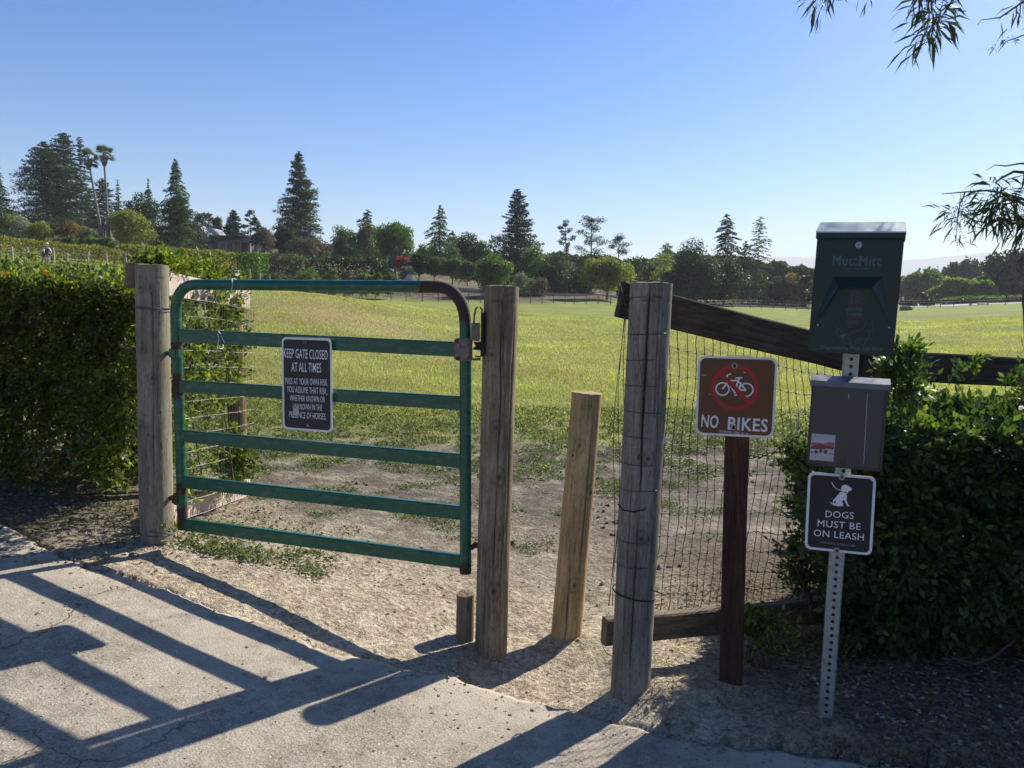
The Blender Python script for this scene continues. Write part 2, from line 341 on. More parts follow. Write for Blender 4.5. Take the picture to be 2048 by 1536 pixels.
def paint_mat(name, col, chip=(.028, .016, .012), thr=.70, rough=.30):
    t = NT(name); a_ = t.noise(5, 6, .65); b_ = t.noise(60, 4); at_ = t.attr('rust')
    k = t.ramp(t.math('ADD', t.math('MULTIPLY', a_, .8), t.math('ADD', t.math('MULTIPLY', b_, .2), t.math('MULTIPLY', at_, .5))), [(thr, 0), (thr+.05, 1)])
    c = t.ramp(t.noise(2, 3), [(.3, tuple(x*.8 for x in col)), (.7, tuple(x*1.2 for x in col))])
    c = t.mix(t.ramp(t.noise(18, 5, .7, t.co('Object', (1, 1, 3))), [(.50, 0), (.72, .55)]), c, (.15, .17, .14))
    t.base(t.mix(k, c, t.mix(b_, chip, tuple(x*2.2 for x in chip)))); t.rough(t.mix(k, rough, .85)); t.bump(t.math('SUBTRACT', b_, k), .0008)
    return t.m
M['green_paint'] = paint_mat('green_gate_paint', (.004, .085, .046))
M['rust'] = simple('rusty_iron', (.09, .045, .03), .8, .2, .5, 50, .001)
M['black_iron'] = simple('black_iron', (.02, .018, .018), .6, .5, .3, 40)
M['bronze'] = simple('dull_brown_metal', (.16, .12, .095), .5, .6, .25, 60)
M['clamp'] = simple('worn_clamp_plate', (.17, .14, .12), .55, .5, .55, 70, .0006)
M['galv'] = simple('galvanised_steel', (.30, .33, .35), .42, .75, .18, 55)
M['galv_dull'] = simple('dull_galvanised_wire', (.10, .09, .085), .6, .4, .3, 40)
M['wire_light'] = simple('bright_wire', (.36, .35, .32), .45, .6, .15, 40)
M['sign_white'] = simple('sign_white', (.70, .69, .68), .45, 0, .06, 25)
M['sign_black'] = simple('sign_dark_charcoal', (.022, .020, .019), .6, 0, .25, 9)
M['sign_navy'] = simple('sign_black_blue', (.008, .008, .010), .55, 0, .2, 9)
M['sign_brown'] = simple('sign_brown', (.13, .052, .018), .62, 0, .15, 9)
M['sign_red'] = simple('sign_red', (.42, .015, .018), .6, 0, .1, 20)
M['text_white'] = simple('lettering_white', (.72, .72, .71), .45, 0, .05, 30)
M['text_faint'] = simple('lettering_faded_blue', (.05, .10, .11), .5, 0, .15, 60)
M['text_grey'] = simple('lettering_grey', (.33, .33, .35), .5, 0, .1, 60)
M['disp_green'] = simple('dispenser_green', (.002, .017, .010), .45, .0, .2, 6)
M['disp_cap'] = simple('dispenser_cap_metal', (.40, .43, .42), .38, .55, .15, 14)
M['box_black'] = simple('box_black_plastic', (.014, .016, .022), .35, 0, .2, 20)
M['box_lid'] = simple('box_lid_plastic', (.10, .115, .14), .38, 0, .2, 18)
M['box_grey'] = simple('box_smoky_panel', (.052, .050, .040), .55, 0, .12, 6)
M['bag_dark'] = simple('dark_bag_plastic', (.008, .006, .012), .25, 0, .3, 60)
M['sticker'] = simple('sticker_white', (.42, .40, .42), .5, 0, .05, 40)
M['sticker_red'] = simple('sticker_maroon', (.17, .035, .04), .5, 0, .1, 40)
M['sticker_pink'] = simple('sticker_light_red', (.36, .10, .09), .5, 0, .1, 40)
M['cord'] = simple('white_cord', (.6, .6, .58), .7)
M['bark'] = woodmat('tree_bark', (.05, .035, .025), (.12, .09, .065), (.2, .16, .12), grain=8, bmp=.02)
M['bark_pale'] = woodmat('pale_bark', (.12, .1, .075), (.24, .2, .16), (.36, .32, .27), grain=8, bmp=.02)
M['twig'] = simple('brown_twig', (.085, .06, .042), .8, 0, .4, 20)
M['twig_pale'] = simple('pale_twig', (.22, .17, .12), .8, 0, .3, 20)
M['flower'] = leafmat('orange_flower', [(.75, .09, .02), (.9, .18, .03)], .3)
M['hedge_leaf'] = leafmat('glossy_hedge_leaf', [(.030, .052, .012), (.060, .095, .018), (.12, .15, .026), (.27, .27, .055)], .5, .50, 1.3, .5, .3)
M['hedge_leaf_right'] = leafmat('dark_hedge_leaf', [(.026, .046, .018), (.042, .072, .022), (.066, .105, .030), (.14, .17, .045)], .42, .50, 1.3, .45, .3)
M['twig_leaf'] = leafmat('narrow_hanging_leaf', [(.018, .026, .014), (.032, .045, .018), (.06, .08, .022)], .22, .5, 2, .5, .2)
M['grass'] = leafmat('meadow_grass_blades', [(.22, .225, .085), (.29, .285, .115), (.36, .335, .16), (.44, .39, .22)], .45, .6, .35, .2, .35)
M['weed'] = leafmat('low_weed', [(.055, .085, .025), (.095, .13, .04), (.16, .18, .075)], .3, .55, 3, .3, .2)
M['dryleaf'] = leafmat('dead_leaf', [(.13, .075, .04), (.24, .15, .085), (.36, .27, .18)], .2, .8, 3, .2, .2)
M['straw'] = leafmat('dry_straw', [(.28, .21, .12), (.42, .34, .2)], .2, .8, 3, .2, .2)
M['stone'] = simple('small_stone', (.26, .23, .19), .9, 0, .4, 20, .002)
# ------------------------------------------------------------------ ground and paving
def build_ground():
    th = np.radians(np.concatenate([np.linspace(-180, -46, 40)[:-1], np.linspace(-46, 46, 760), np.linspace(46, 180, 40)[1:]]))
    r = np.concatenate([[.02, .6, 1.2], np.geomspace(1.7, 16, 420), np.geomspace(16.4, 200, 150), np.geomspace(215, 3300, 30)])
    T, R = np.meshgrid(th, r); X = R*np.sin(T); Y = R*np.cos(T)
    Z = ground(X, np.maximum(Y, 0)); Yc = Y
    inside = (Yc < aedge(X)+.02) & (np.abs(X) < 13.9)
    ah = aheight(X, np.maximum(Yc, 0)); dd = aedge(X)+.02-Yc
    Z = np.where(inside, np.minimum(Z, ah-.03-np.clip(dd, 0, .4)*.15), Z)
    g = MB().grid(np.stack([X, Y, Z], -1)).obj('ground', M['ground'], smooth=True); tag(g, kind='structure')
    # asphalt slab with a broken edge
    xs = np.concatenate([np.linspace(-14, -3.6, 60)[:-1], np.linspace(-3.6, 3.2, 760), np.linspace(3.2, 14, 60)[1:]])
    s = 1-np.concatenate([[0], np.geomspace(.004, 1, 150)]); n = len(s)
    X = np.repeat(xs[None], n, 0); E = aedge(xs); Y = E[None]-(1-s)[:, None]*(E+6)[None]
    Z = aheight(X, np.maximum(Y, -1)); rim = (E[None]-Y); Z = Z-.012*np.exp(-rim/.012)
    P = np.stack([X, Y, Z], -1); low = P[0].copy(); low[:, 1] += .006; low[:, 2] -= .10
    P = np.concatenate([low[None], P])
    o = MB().grid(P[:, ::-1]).obj('asphalt_path', M['asphalt'], smooth=True); tag(o, kind='structure')
    d = np.exp(-np.maximum(P[..., 1]*-1+np.concatenate([E[None], np.repeat(E[None], n, 0)]), 0)/.35)[:, ::-1].ravel()*.9+.1
    at_ = o.data.attributes.new('dust', 'FLOAT', 'POINT')
    if len(at_.data) == len(d): at_.data.foreach_set('value', d.astype(np.float32))
build_ground()
# ------------------------------------------------------------------ posts
def post(name, base, top, r0, r1, m, cracks=(), knots=(), label=None, cat=None, parent=None, seed=0, lob=.008, sink=.3, chip=None, topmark=.5):
    base, top = Vector(base), Vector(top); ax = (top-base); H = ax.length; q = ax.to_track_quat('Z', 'Y')
    zx = ax.normalized(); yx = Vector((0, 1, 0)); xx = yx.cross(zx).normalized(); yx = zx.cross(xx)
    R = Matrix((xx, yx, zx)).transposed().to_4x4()
    ns = 150; nz_ = max(30, int(H/.009)); z = np.linspace(-sink, H, nz_)
    th = np.linspace(0, 2*math.pi, ns, endpoint=False)-math.pi   # 0 faces the camera
    T, Z = np.meshgrid(th, z); t = np.clip(Z/H, 0, 1); r = r0*(1-t)+r1*t
    r = r*(1+lob*np.sin(T*2+seed)+lob*.6*np.sin(T*3+seed*2)); r = r+.006*fbm(T*0+Z*2.2+seed, T*1.2/1.0+9, 3, seed)*np.cos(T/2)**2
    mark = np.zeros_like(r); rs = np.random.default_rng(seed+50)
    allc = [(c[0], c[1], c[2], c[3], c[4] if len(c) > 4 else .012) for c in cracks]
    for k in range(34):
        zc = rs.uniform(-.05, H); allc.append((rs.uniform(-3.1, 3.1), zc, zc+rs.uniform(.06, .4), .006, rs.uniform(.0008, .0024)))
    for i, (c, za, zb, wd, dp) in enumerate(allc):
        wnd = .30*fbm(Z*1.6+i*7.3, Z*0+i, 3, seed+i)+.10*fbm(Z*11+i, Z*0, 3, i)
        dth = (T-c-wnd+math.pi) % (2*math.pi)-math.pi
        lt_ = min(.22, (zb-za)*.4); env = (np.clip((Z-za)/lt_, 0, 1)*np.clip((zb-Z)/lt_, 0, 1))**.6*(.75+.5*fbm(Z*9+i*3, Z*0+i, 3, seed))
        g = np.exp(-(dth/((wd*1.1+.012)*np.maximum(env, .25)))**2)*np.minimum(env, 1); r = r-dp*g; mark = np.maximum(mark, g*min(1, dp/.008))
    for (c, zc, sz) in knots:
        d2 = ((T-c)*r0/sz)**2+((Z-zc)/(sz*1.3))**2; mark = np.maximum(mark, np.exp(-d2*2)*.9); mark = np.maximum(mark, .35*np.exp(-((np.sqrt(d2)-1.9)/.35)**2))
        r = r+.004*np.exp(-d2*.5)-.004*np.exp(-d2*4)
    ring = np.exp(-((Z-(H-.062)-.003*np.sin(T*5))/.003)**2); r = r-.0018*ring; mark = np.maximum(mark, ring*topmark)
    X = r*np.sin(T); Y = -r*np.cos(T); Zt = Z+np.where(np.isclose(Z, H), .006*fbm(T*3, T*0, 3, seed), 0)
    if chip:
        c, wd, dp = chip; dth = np.abs(T-c); Zt = Zt-np.clip(1-dth/wd, 0, 1)*dp*(Z > H-.02)
    b = MB(); P = np.stack([X, Y, Zt], -1); b.grid(P, wrap=True)
    rr = P[-1]; inner = [rr]
    for f in (.93, .6, .3, .05):
        q_ = rr.copy(); q_[:, :2] *= f; q_[:, 2] += .004*fbm(q_[:, 0]*60, q_[:, 1]*60, 3, seed)+(.003 if f < .93 else 0); inner.append(q_)
    b.grid(np.stack(inner), wrap=True)
    mk = np.concatenate([mark.ravel(), np.zeros(ns*5)])
    o = b.obj(name, m, parent, smooth=True)
    a_ = o.data.attributes.new('mark', 'FLOAT', 'POINT'); 
    if len(a_.data) == len(mk): a_.data.foreach_set('value', mk.astype(np.float32))
    mw = Matrix.Translation(base) @ R
    if parent is not None: o.matrix_local = parent.matrix_world.inverted() @ mw
    else: o.matrix_world = mw
    if label: tag(o, label, cat)
    return o
def plank(a_, b_, h, th_, m, name, parent=None, up=(0, 0, 1), seed=0, taper=1.0, wav=.004):
    """a weathered board from a_ to b_: slightly uneven box, its length on local X"""
    a_, b_ = Vector(a_), Vector(b_); ax = (b_-a_); L = ax.length; xx = ax.normalized(); up = Vector(up); yy = up.cross(xx).normalized(); zz = xx.cross(yy)
    R = Matrix((xx, yy, zz)).transposed().to_4x4(); n = max(8, int(L/.02)); s = np.linspace(0, L, n)
    prof = []
    rd = .006
    for (cy, cz) in ((-1, -1), (1, -1), (1, 1), (-1, 1)):
        prof += [(cy*(th_/2-rd*(.0 if k else 1)), cz*(h/2-rd*(1 if k else 0))) for k in ((1, 0) if (cy*cz > 0) else (0, 1))]
    # subdivide faces between the rounded corners
    pr = []
    for i in range(len(prof)):
        p0, p1 = np.array(prof[i]), np.array(prof[(i+1) % len(prof)])
        k = max(1, int(np.linalg.norm(p1-p0)/.012)); pr += [p0+(p1-p0)*j/k for j in range(k)]
    pr = np.array(pr); P = np.zeros((n, len(pr), 3)); P[:, :, 0] = s[:, None]
    sc = 1-(1-taper)*(s/L)
    P[:, :, 1] = pr[None, :, 0]; P[:, :, 2] = pr[None, :, 1]*sc[:, None]
    nn = fbm(P[:, :, 0]*4+seed, P[:, :, 2]*90+P[:, :, 1]*50+seed, 3, seed); P[:, :, 1] += nn*wav*np.sign(P[:, :, 1]); P[:, :, 2] += wav*1.5*fbm(P[:, :, 0]*3, P[:, :, 0]*0+np.sign(P[:, :, 2])*3, 3, seed)
    b = MB().grid(P, wrap=True)
    for e_ in (0, n-1):
        ctr = P[e_].mean(0); k = len(pr); V = np.concatenate([P[e_], ctr[None]]); fs = [(i, (i+1) % k, k) if e_ else ((i+1) % k, i, k) for i in range(k)]; b.add(V, fs)
    o = b.obj(name, m, parent); mw = Matrix.Translation(a_) @ R
    if parent is not None: o.matrix_local = parent.matrix_world.inverted() @ mw
    else: o.matrix_world = mw
    return o
# gate hinge post (left), latch post, short post, stub
p_l = post('gate_post', at(314, 1088, 4.0), at(304, 530, 4.0), .083, .080, M['post_grey'],
     cracks=[(.35, .2, 1.5, .03, .006), (-.25, .9, 1.45, .02, .005), (.7, .7, 1.05, .02, .01), (-.1, 0, .6, .015, .004)],
     knots=[(-.28, 1.36, .011), (.3, 1.36, .009), (-.25, 1.05, .012), (.45, 1.12, .009), (.35, .9, .011), (.75, .72, .008), (-.5, .64, .014), (.8, .55, .008)],
     label='thick round grey wooden post the green gate is hinged on, beside the flowering hedge', cat='post', seed=3)
p_c = post('gate_post', at(981, 1322, 3.4), at(1003, 573, 3.4), .074, .076, M['post_brown'],
     cracks=[(.05, .25, 1.7, .02, .014), (-.5, 0, .6, .02, .01), (.85, .5, 1.6, .04, .012), (.5, .1, .9, .02, .006), (.2, 1.2, 1.7, .02, .008)],
     knots=[(-.45, 1.42, .012), (-.1, 1.1, .012), (.2, .88, .017), (.1, .36, .016), (.35, .62, .010)], chip=(.25, .16, .014),
     label='tall round brown-streaked wooden post on the latch side of the green gate', cat='post', seed=8)
post('wooden_bollard', at(1131, 1291, 3.6), at(1174, 785, 3.6), .074, .070, M['post_tan'],
     cracks=[(-.2, .0, .45, .03, .016), (.45, .3, 1.15, .03, .014), (-.6, .7, 1.0, .02, .006)],
     knots=[(.15, .33, .014), (.75, .78, .014), (-.3, 1.0, .013), (-.7, .95, .010)], lob=.012,
     label='short tan round post standing alone in the walk-through gap', cat='bollard', seed=12)
post('wooden_stub', at(930, 1252, 3.45), at(931, 1187, 3.45), .043, .042, M['stump'], cracks=[(.3, 0, .12, .03, .006)], knots=[(.3, .11, .006)],
     label='short sawn-off wooden stub at the foot of the tall brown gate post', cat='stump', seed=21, lob=.04, topmark=0)
# ------------------------------------------------------------------ gate
YL, YR = 3.95, 3.4
def GY(px): t = (px-355)/(931-355); return 1/((1-t)/YL+t/YR)
def G(px, py, off=0.0): return at(px, py, GY(px)-off)
g0 = G(366, 1060)
gate = thing('metal_gate', 'green tubular metal gate with six bars hung between two round posts', 'gate', g0)
def gpart(b, name, m, parent=None, rust=None, smooth=False, g=None):
    g = g or gate; par = parent or g; org = g.matrix_world.translation if parent is None else g.matrix_world.translation
    me = b.mesh(name, smooth); me.materials.append(m)
    if rust is not None:
        co = np.zeros(len(me.vertices)*3, np.float32); me.vertices.foreach_get('co', co); co = co.reshape(-1, 3)
        v = np.zeros(len(co))
        for (p, rad) in rust: v = np.maximum(v, np.exp(-(np.linalg.norm(co-np.array(p), axis=1)/rad)**2))
        a_ = me.attributes.new('rust', 'FLOAT', 'POINT'); a_.data.foreach_set('value', v.astype(np.float32))
    me.transform(Matrix.Translation(-org)); return link(bpy.data.objects.new(name, me), par)
bpy.context.view_layer.update()
def arc(p0, pc, p1, n=10):
    return [Vector(p0)*(1-t)**2+Vector(pc)*2*t*(1-t)+Vector(p1)*t*t for t in np.linspace(0, 1, n)]
def dens(p, q, n=24): return [Vector(p).lerp(Vector(q), t) for t in np.linspace(0, 1, n)]
path = dens(G(366, 1058), G(352, 625), 40)[:-1]+arc(G(352, 625), G(350.5, 567.5), G(398, 569), 14)[:-1]+dens(G(398, 569), G(868, 573), 50)[:-1]+arc(G(868, 573), G(931, 574), G(931, 655), 16)[:-1]+dens(G(931, 655), G(931, 1146), 50)
gpart(MB().tube(path, .0265, 20), 'tube_frame', M['green_paint'], rust=[(G(352, 700), .05), (G(356, 770), .07), (G(366, 1040), .09), (G(925, 600), .14), (G(905, 580), .10), (G(870, 574), .07), (G(931, 1146), .05), (G(350, 615), .025), (G(364, 975), .05)], smooth=True)
for (yl, yr, hh) in ((671, 699, .066), (772, 806, .062), (871, 921, .062), (962, 1025, .062), (1047, 1122, .060)):
    a_, b_ = G(362, yl), G(924, yr); n = 40; d = (b_-a_).normalized(); nrm = Vector((0, 0, 1)).cross(d).normalized()
    b = MB(); P = []
    pr = [(-.016, -.5), (.016, -.5), (.016, .42), (.010, .5), (-.010, .5), (-.016, .42)]
    for t in np.linspace(0, 1, n):
        c = a_.lerp(b_, t); P.append([c+nrm*u+Vector((0, 0, 1))*v*hh for u, v in pr])
    b.grid(np.array([[list(q) for q in r_] for r_ in P]), wrap=True)
    ob = gpart(b, 'rail', M['green_paint'], rust=[(a_, .018), (b_, .022)])
# hinges
def bx_at(b, c, sx, sy, sz, ang=0):
    ca, sa = math.cos(ang), math.sin(ang); b.box(c, sx, sy, sz, [[ca, -sa, 0], [sa, ca, 0], [0, 0, 1]]); return b
gang = math.atan2((G(931, 900)-G(355, 900)).y, (G(931, 900)-G(355, 900)).x)
h1 = gpart(bx_at(MB(), G(353, 706), .062, .064, .066, gang), 'hinge_sleeve', M['green_paint'], rust=[(G(345, 706), .01)]); bevel(h1, .012, 3)
gpart(MB().tube([G(328, 707, .0), G(345, 706, .0)], .013, 8), 'hinge_bolt', M['green_paint'])
gpart(MB().tube([G(354, 690), G(354, 684)], .029, 12), 'hinge_collar', M['rust'])
h2 = gpart(bx_at(MB(), G(358, 997), .06, .064, .062, gang), 'hinge_sleeve', M['rust']); bevel(h2, .012, 3)
gpart(MB().tube([G(334, 996, -.03), G(350, 996, 0)], .013, 8), 'hinge_bolt', M['rust'])
gpart(MB().tube([G(364, 984), G(364, 979)], .030, 12), 'hinge_collar', M['rust'])
# latch clamp on the free end
cl = gpart(bx_at(MB(), G(926, 699, .035), .078, .030, .098, gang), 'latch_clamp', M['clamp']); bevel(cl, .006, 2)
for (x, y) in ((914, 683), (916, 716)):
    c = G(x, y, .05); gpart(MB().tube([c, c+Vector((0, -.010, 0))], .008, 8), 'clamp_bolt', M['rust'], parent=None)
gpart(MB().tube([G(941, 680, .01), G(941, 716, .01), G(946, 719, .02), G(960, 718, .03)], [.008, .008, .005, .006], 8), 'latch_tongue', M['clamp'])
for (x, y, n_) in ((441, 682, 'top'), (468, 572, 'b')):
    b = MB(); c = G(x, y); r_ = .036 if n_ == 'b' else .040
    ring = [c+Vector((.006*math.sin(k*1.3), math.sin(k*2*math.pi/14)*r_*.95, math.cos(k*2*math.pi/14)*r_)) for k in range(15)]
    b.tube(ring, .0022, 5)
    if n_ == 'top': b.tube([G(441, 668, .035), G(436, 662, .04), G(447, 660, .04)], .002, 5); b.tube([G(443, 672, .035), G(449, 686, .04)], .002, 5)
    gpart(b, 'cord_tie', M['cord'])
# catch plate and gravity latch on the post
lt = thing('gate_latch', 'black iron gate latch with brown metal block on the brown-streaked post', 'latch', at(963, 690, 3.33))
bpy.context.view_layer.update()
def lpart(b, name, m): return gpart(b, name, m, g=lt)
b = MB(); b.box(at(965, 669, 3.36), .014, .05, .190); lpart(b, 'catch_plate', M['black_iron'])
bb = lpart(MB().box(at(951.5, 663.5, 3.34), .036, .03, .078), 'latch_block', M['bronze']); bevel(bb, .003)
lpart(MB().tube([at(948, 646, 3.34), at(949, 628, 3.34), at(952, 617, 3.34), at(955, 614, 3.34)], .0042, 7), 'latch_prong', M['bronze'])
lpart(MB().tube([at(964, 628, 3.34), at(964, 619, 3.34), at(960, 614, 3.34)], .0042, 7), 'latch_prong', M['bronze'])
b = MB(); P_ = [at(947, 684, 3.35), at(962, 684, 3.35), at(962, 701, 3.35), at(944, 699, 3.35), at(951, 692, 3.35)]
V = [list(p+Vector((0, s_, 0))) for s_ in (0, .02) for p in P_]; b.add(V, [(4, 3, 2, 1, 0), (5, 6, 7, 8, 9)]+[(i, (i+1) % 5, 5+(i+1) % 5, 5+i) for i in range(5)])
lpart(b, 'catch_hook', M['black_iron']); lpart(MB().box(at(956, 713, 3.35), .024, .02, .005), 'catch_foot', M['black_iron'])
lb = thing('gate_latch', 'rusty lower catch low on the brown-streaked gate post', 'latch', at(948, 1095, 3.4)); bpy.context.view_layer.update()
gpart(MB().tube([at(940, 1098, 3.38), at(950, 1090, 3.4), at(962, 1092, 3.4)], [.008, .015, .01], 7), 'catch_stub', M['rust'], g=lb)
gpart(MB().tube([at(1018, 1088, 3.42), at(1028, 1084, 3.42)], [.014, .008], 7), 'bolt_end', M['rust'], g=lb)
# hinge bolt and wires on the left post
o = MB().tube([at(244, 698, 4.02), at(275, 699, 4.0), at(325, 703, 3.99)], .009, 8).obj('hinge_rod', M['rust']); tag(o, 'rusty hinge rod driven through the thick grey post', 'rod')
def wrap(c, r, dz=0, n=20, a0=0, a1=2*math.pi, tilt=0): return [Vector(c)+Vector((r*math.sin(t), -r*math.cos(t), dz*k/n+tilt*math.sin(t))) for k, t in enumerate(np.linspace(a0, a1, n))]
c = at(305, 615, 4.0); b = MB(); b.tube(wrap(c, .085, 0, 24, -3.1, 3.1, -.006), .0022, 5); b.tube(wrap(c+Vector((0, 0, -.008)), .086, 0, 24, -3.1, 3.1, -.01), .0018, 5)
b.tube([at(324, 617, 3.93), at(345, 618, 3.9), at(356, 617, 3.9)], .002, 5); b.tube([at(321, 626, 3.93), at(318, 634, 3.92), at(309, 637, 3.91)], .0018, 5)
tag(b.obj('tie_wire', M['galv_dull']), 'thin wire wrapped round the thick grey post near its top', 'wire')
c = at(313, 1063, 4.0); b = MB(); b.tube(wrap(c, .087, 0, 24, -3.1, 3.1, -.008), .0022, 5); b.tube([at(298, 1062, 3.9), at(345, 1070, 3.88)], .003, 5)
tag(b.obj('tie_wire', M['galv_dull']), 'wire looped low round the foot of the thick grey post', 'wire')
# ------------------------------------------------------------------ fences
def sub(b, name, m, root, smooth=False):
    return gpart(b, name, m, g=root, smooth=smooth)
lf = thing('wire_fence', 'short side fence of pale boards and welded wire running back behind the hinge post', 'fence', at(465, 1010, 5.1)); bpy.context.view_layer.update()
plank(at(300, 562, 4.14), at(494, 599, 5.25), .135, .04, M['rail_pink'], 'top_rail', lf, seed=4)
plank(at(300, 1042, 4.14), at(495, 975, 5.25), .115, .04, M['rail_pink'], 'bottom_rail', lf, seed=6)
plank(at(250, 549, 4.09), at(285, 553, 4.13), .135, .05, M['stump'], 'rail_end', lf, seed=7)
plank(at(264, 1055, 4.10), at(290, 1052, 4.12), .105, .05, M['stump'], 'rail_end', lf, seed=8)
post('end_post', at(483, 1008, 5.3), at(462, 592, 5.32), .062, .060, M['post_end'], cracks=[(-.2, 0, 1.2, .02, .008)], parent=lf, seed=5, topmark=0)
def wiremesh(TL, TR, BL, BR, nv, nh, r, wob=.01, knot=0, off=Vector((0, 0, 0)), hlines=None, bow=0, seed=1, zig=.0035):
    rs = np.random.default_rng(seed); b = MB(); TL, TR, BL, BR = map(Vector, (TL, TR, BL, BR)); R_ = np.random.default_rng(seed)
    ph = rs.uniform(0, 6, 8)
    def P(u, v):
        p = TL.lerp(TR, u).lerp(BL.lerp(BR, u), v); d = (TR-TL).normalized()
        p = p+d*(wob*math.sin(v*5+ph[0]+u*3)+wob*.6*math.sin(v*13+u*9+ph[1])+bow*math.sin(v*math.pi)*u)+Vector((0, 0, 1))*(wob*.8*math.sin(u*7+v*3+ph[2])+wob*.4*math.sin(u*23+v*11+ph[3]))
        return p+Vector((d.y, -d.x, 0))*wob*1.0*math.sin(u*8+v*7+ph[4])+off
    hs = hlines or list(np.linspace(0, 1, nh))
    for i in range(nv):
        u = (i+rs.uniform(-.08, .08))/(nv-1); j_ = rs.uniform(-1, 1, 50)
        b.tube([P(u+.10/nv*j_[k % 50], v) for k, v in enumerate(np.linspace(0, 1, 34))], r, 4, False)
    for v in hs:
        b.tube([P(u, v+zig*math.sin(u*nv*3.14)) for u in np.linspace(0, 1, nv*2)], r, 4, False)
    if knot:
        for v in hs:
            for i in range(nv):
                u = i/(nv-1); p = P(u, v); b.box(p, knot*1.5, knot, knot*1.2)
    return b
sub(wiremesh(at(352, 560, 4.12), at(494, 590, 5.18), at(352, 1040, 4.12), at(494, 985, 5.18), 26, 15, .0012, .003, off=Vector((.045, 0, 0)), seed=2, zig=.0), 'wire_mesh', M['wire_light'], lf)
rf = thing('wire_fence', 'long sagging fence with dark rails and knotted wire behind the brown bicycle sign', 'fence', at(1264, 1365, 2.93)); bpy.context.view_layer.update()
post('fence_post', at(1261, 1368, 2.93), at(1303, 566, 2.93), .077, .079, M['post_blue'],
     cracks=[(-.22, .7, 1.62, .045, .030), (-.2, .0, .72, .03, .016), (.25, .9, 1.6, .015, .006), (.5, .1, 1.6, .02, .006), (.75, 0, 1.4, .02, .005), (-.7, 0, 1.0, .02, .006)],
     knots=[(-.35, .93, .011), (.1, .93, .011), (-.1, .62, .010), (.0, .62, .012), (.35, .62, .009)], parent=rf, seed=31)
post('fence_post', at(1728, 1180, 3.55), at(1738, 640, 3.5), .055, .055, M['post_end'], cracks=[(0, .3, 1.3, .03, .01)], parent=rf, seed=35, topmark=0)
plank(at(1240, 598, 3.03), at(1740, 723, 3.46), .138, .04, M['rail_dark'], 'top_rail', rf, seed=11, wav=.006)
plank(at(1722, 727, 3.42), at(2350, 760, 3.7), .135, .04, M['rail_dark'], 'top_rail', rf, seed=13, wav=.006)
plank(at(1208, 1262, 3.03), at(1742, 1212, 3.50), .112, .05, M['rail_grey'], 'bottom_rail', rf, seed=15)
ys = [742, 787, 833, 881, 932, 975, 1022, 1067, 1110, 1155, 1195]
hl = [(y-655)/(1228-655) for y in [690]+ys]
sub(wiremesh(at(1330, 652, 3.06), at(1745, 745, 3.50), at(1290, 1232, 3.06), at(1715, 1196, 3.52), 29, 12, .0016, .011, .0042, Vector((0, .035, 0)), hl, bow=.05, seed=5), 'wire_mesh', M['galv_dull'], rf)
b = MB(); rs = np.random.default_rng(4)
for k, x in enumerate((1243, 1249, 1256)):
    b.tube([at(x+6*math.sin(y*.013+k)-(y-640)*.045, y, 2.94) for y in range(636, 1236, 24)], .0013, 4, False)
b.tube([at(1222+k_*3, y, 2.93) for k_, y in enumerate((1225, 1235, 1300, 1318))][:0] or [at(1218, 1225, 2.93), at(1208, 1240, 2.92), at(1204, 1290, 2.92), at(1214, 1308, 2.92), at(1224, 1312, 2.92)], .0014, 4, False)
b.tube([at(1240, 566, 2.93), at(1248, 600, 2.91), at(1272, 680, 2.86), at(1290, 800, 2.85)], .0013, 4, False)
for i, y in enumerate((596, 668, 719, 770, 822, 872, 925, 975, 1076, 1125)):
    t = (y-566)/800; cx_ = 1303-42*t; c = at(cx_, y, 2.93); b.tube(wrap(c, .0815, .004, 16, -1.9, .35+.4*math.sin(i*2.1), .004*math.sin(i)), .0015, 4, False)
    b.box(c+Vector((.0815*math.sin(.3+.3*math.sin(i*2)), -.0815*math.cos(.3), .003)), .006, .004, .005)
sub(b, 'loose_wire', M['galv_dull'], rf)
b = MB(); c = at(1268, 1182, 2.93); b.tube(wrap(c, .083, -.012, 24, -2.4, 2.2, -.01), .0030, 6); b.tube([at(1303, 1180, 2.87), at(1318, 1185, 2.9), at(1330, 1190, 2.9)], .0028, 6); sub(b, 'twisted_wire', M['black_iron'], rf); b = MB()
b.tube([at(1236, 1008, 2.85), at(1246, 1020, 2.845), at(1268, 1024, 2.845), at(1292, 1018, 2.85)], .0026, 6)
sub(b, 'twisted_wire', M['black_iron'], rf)
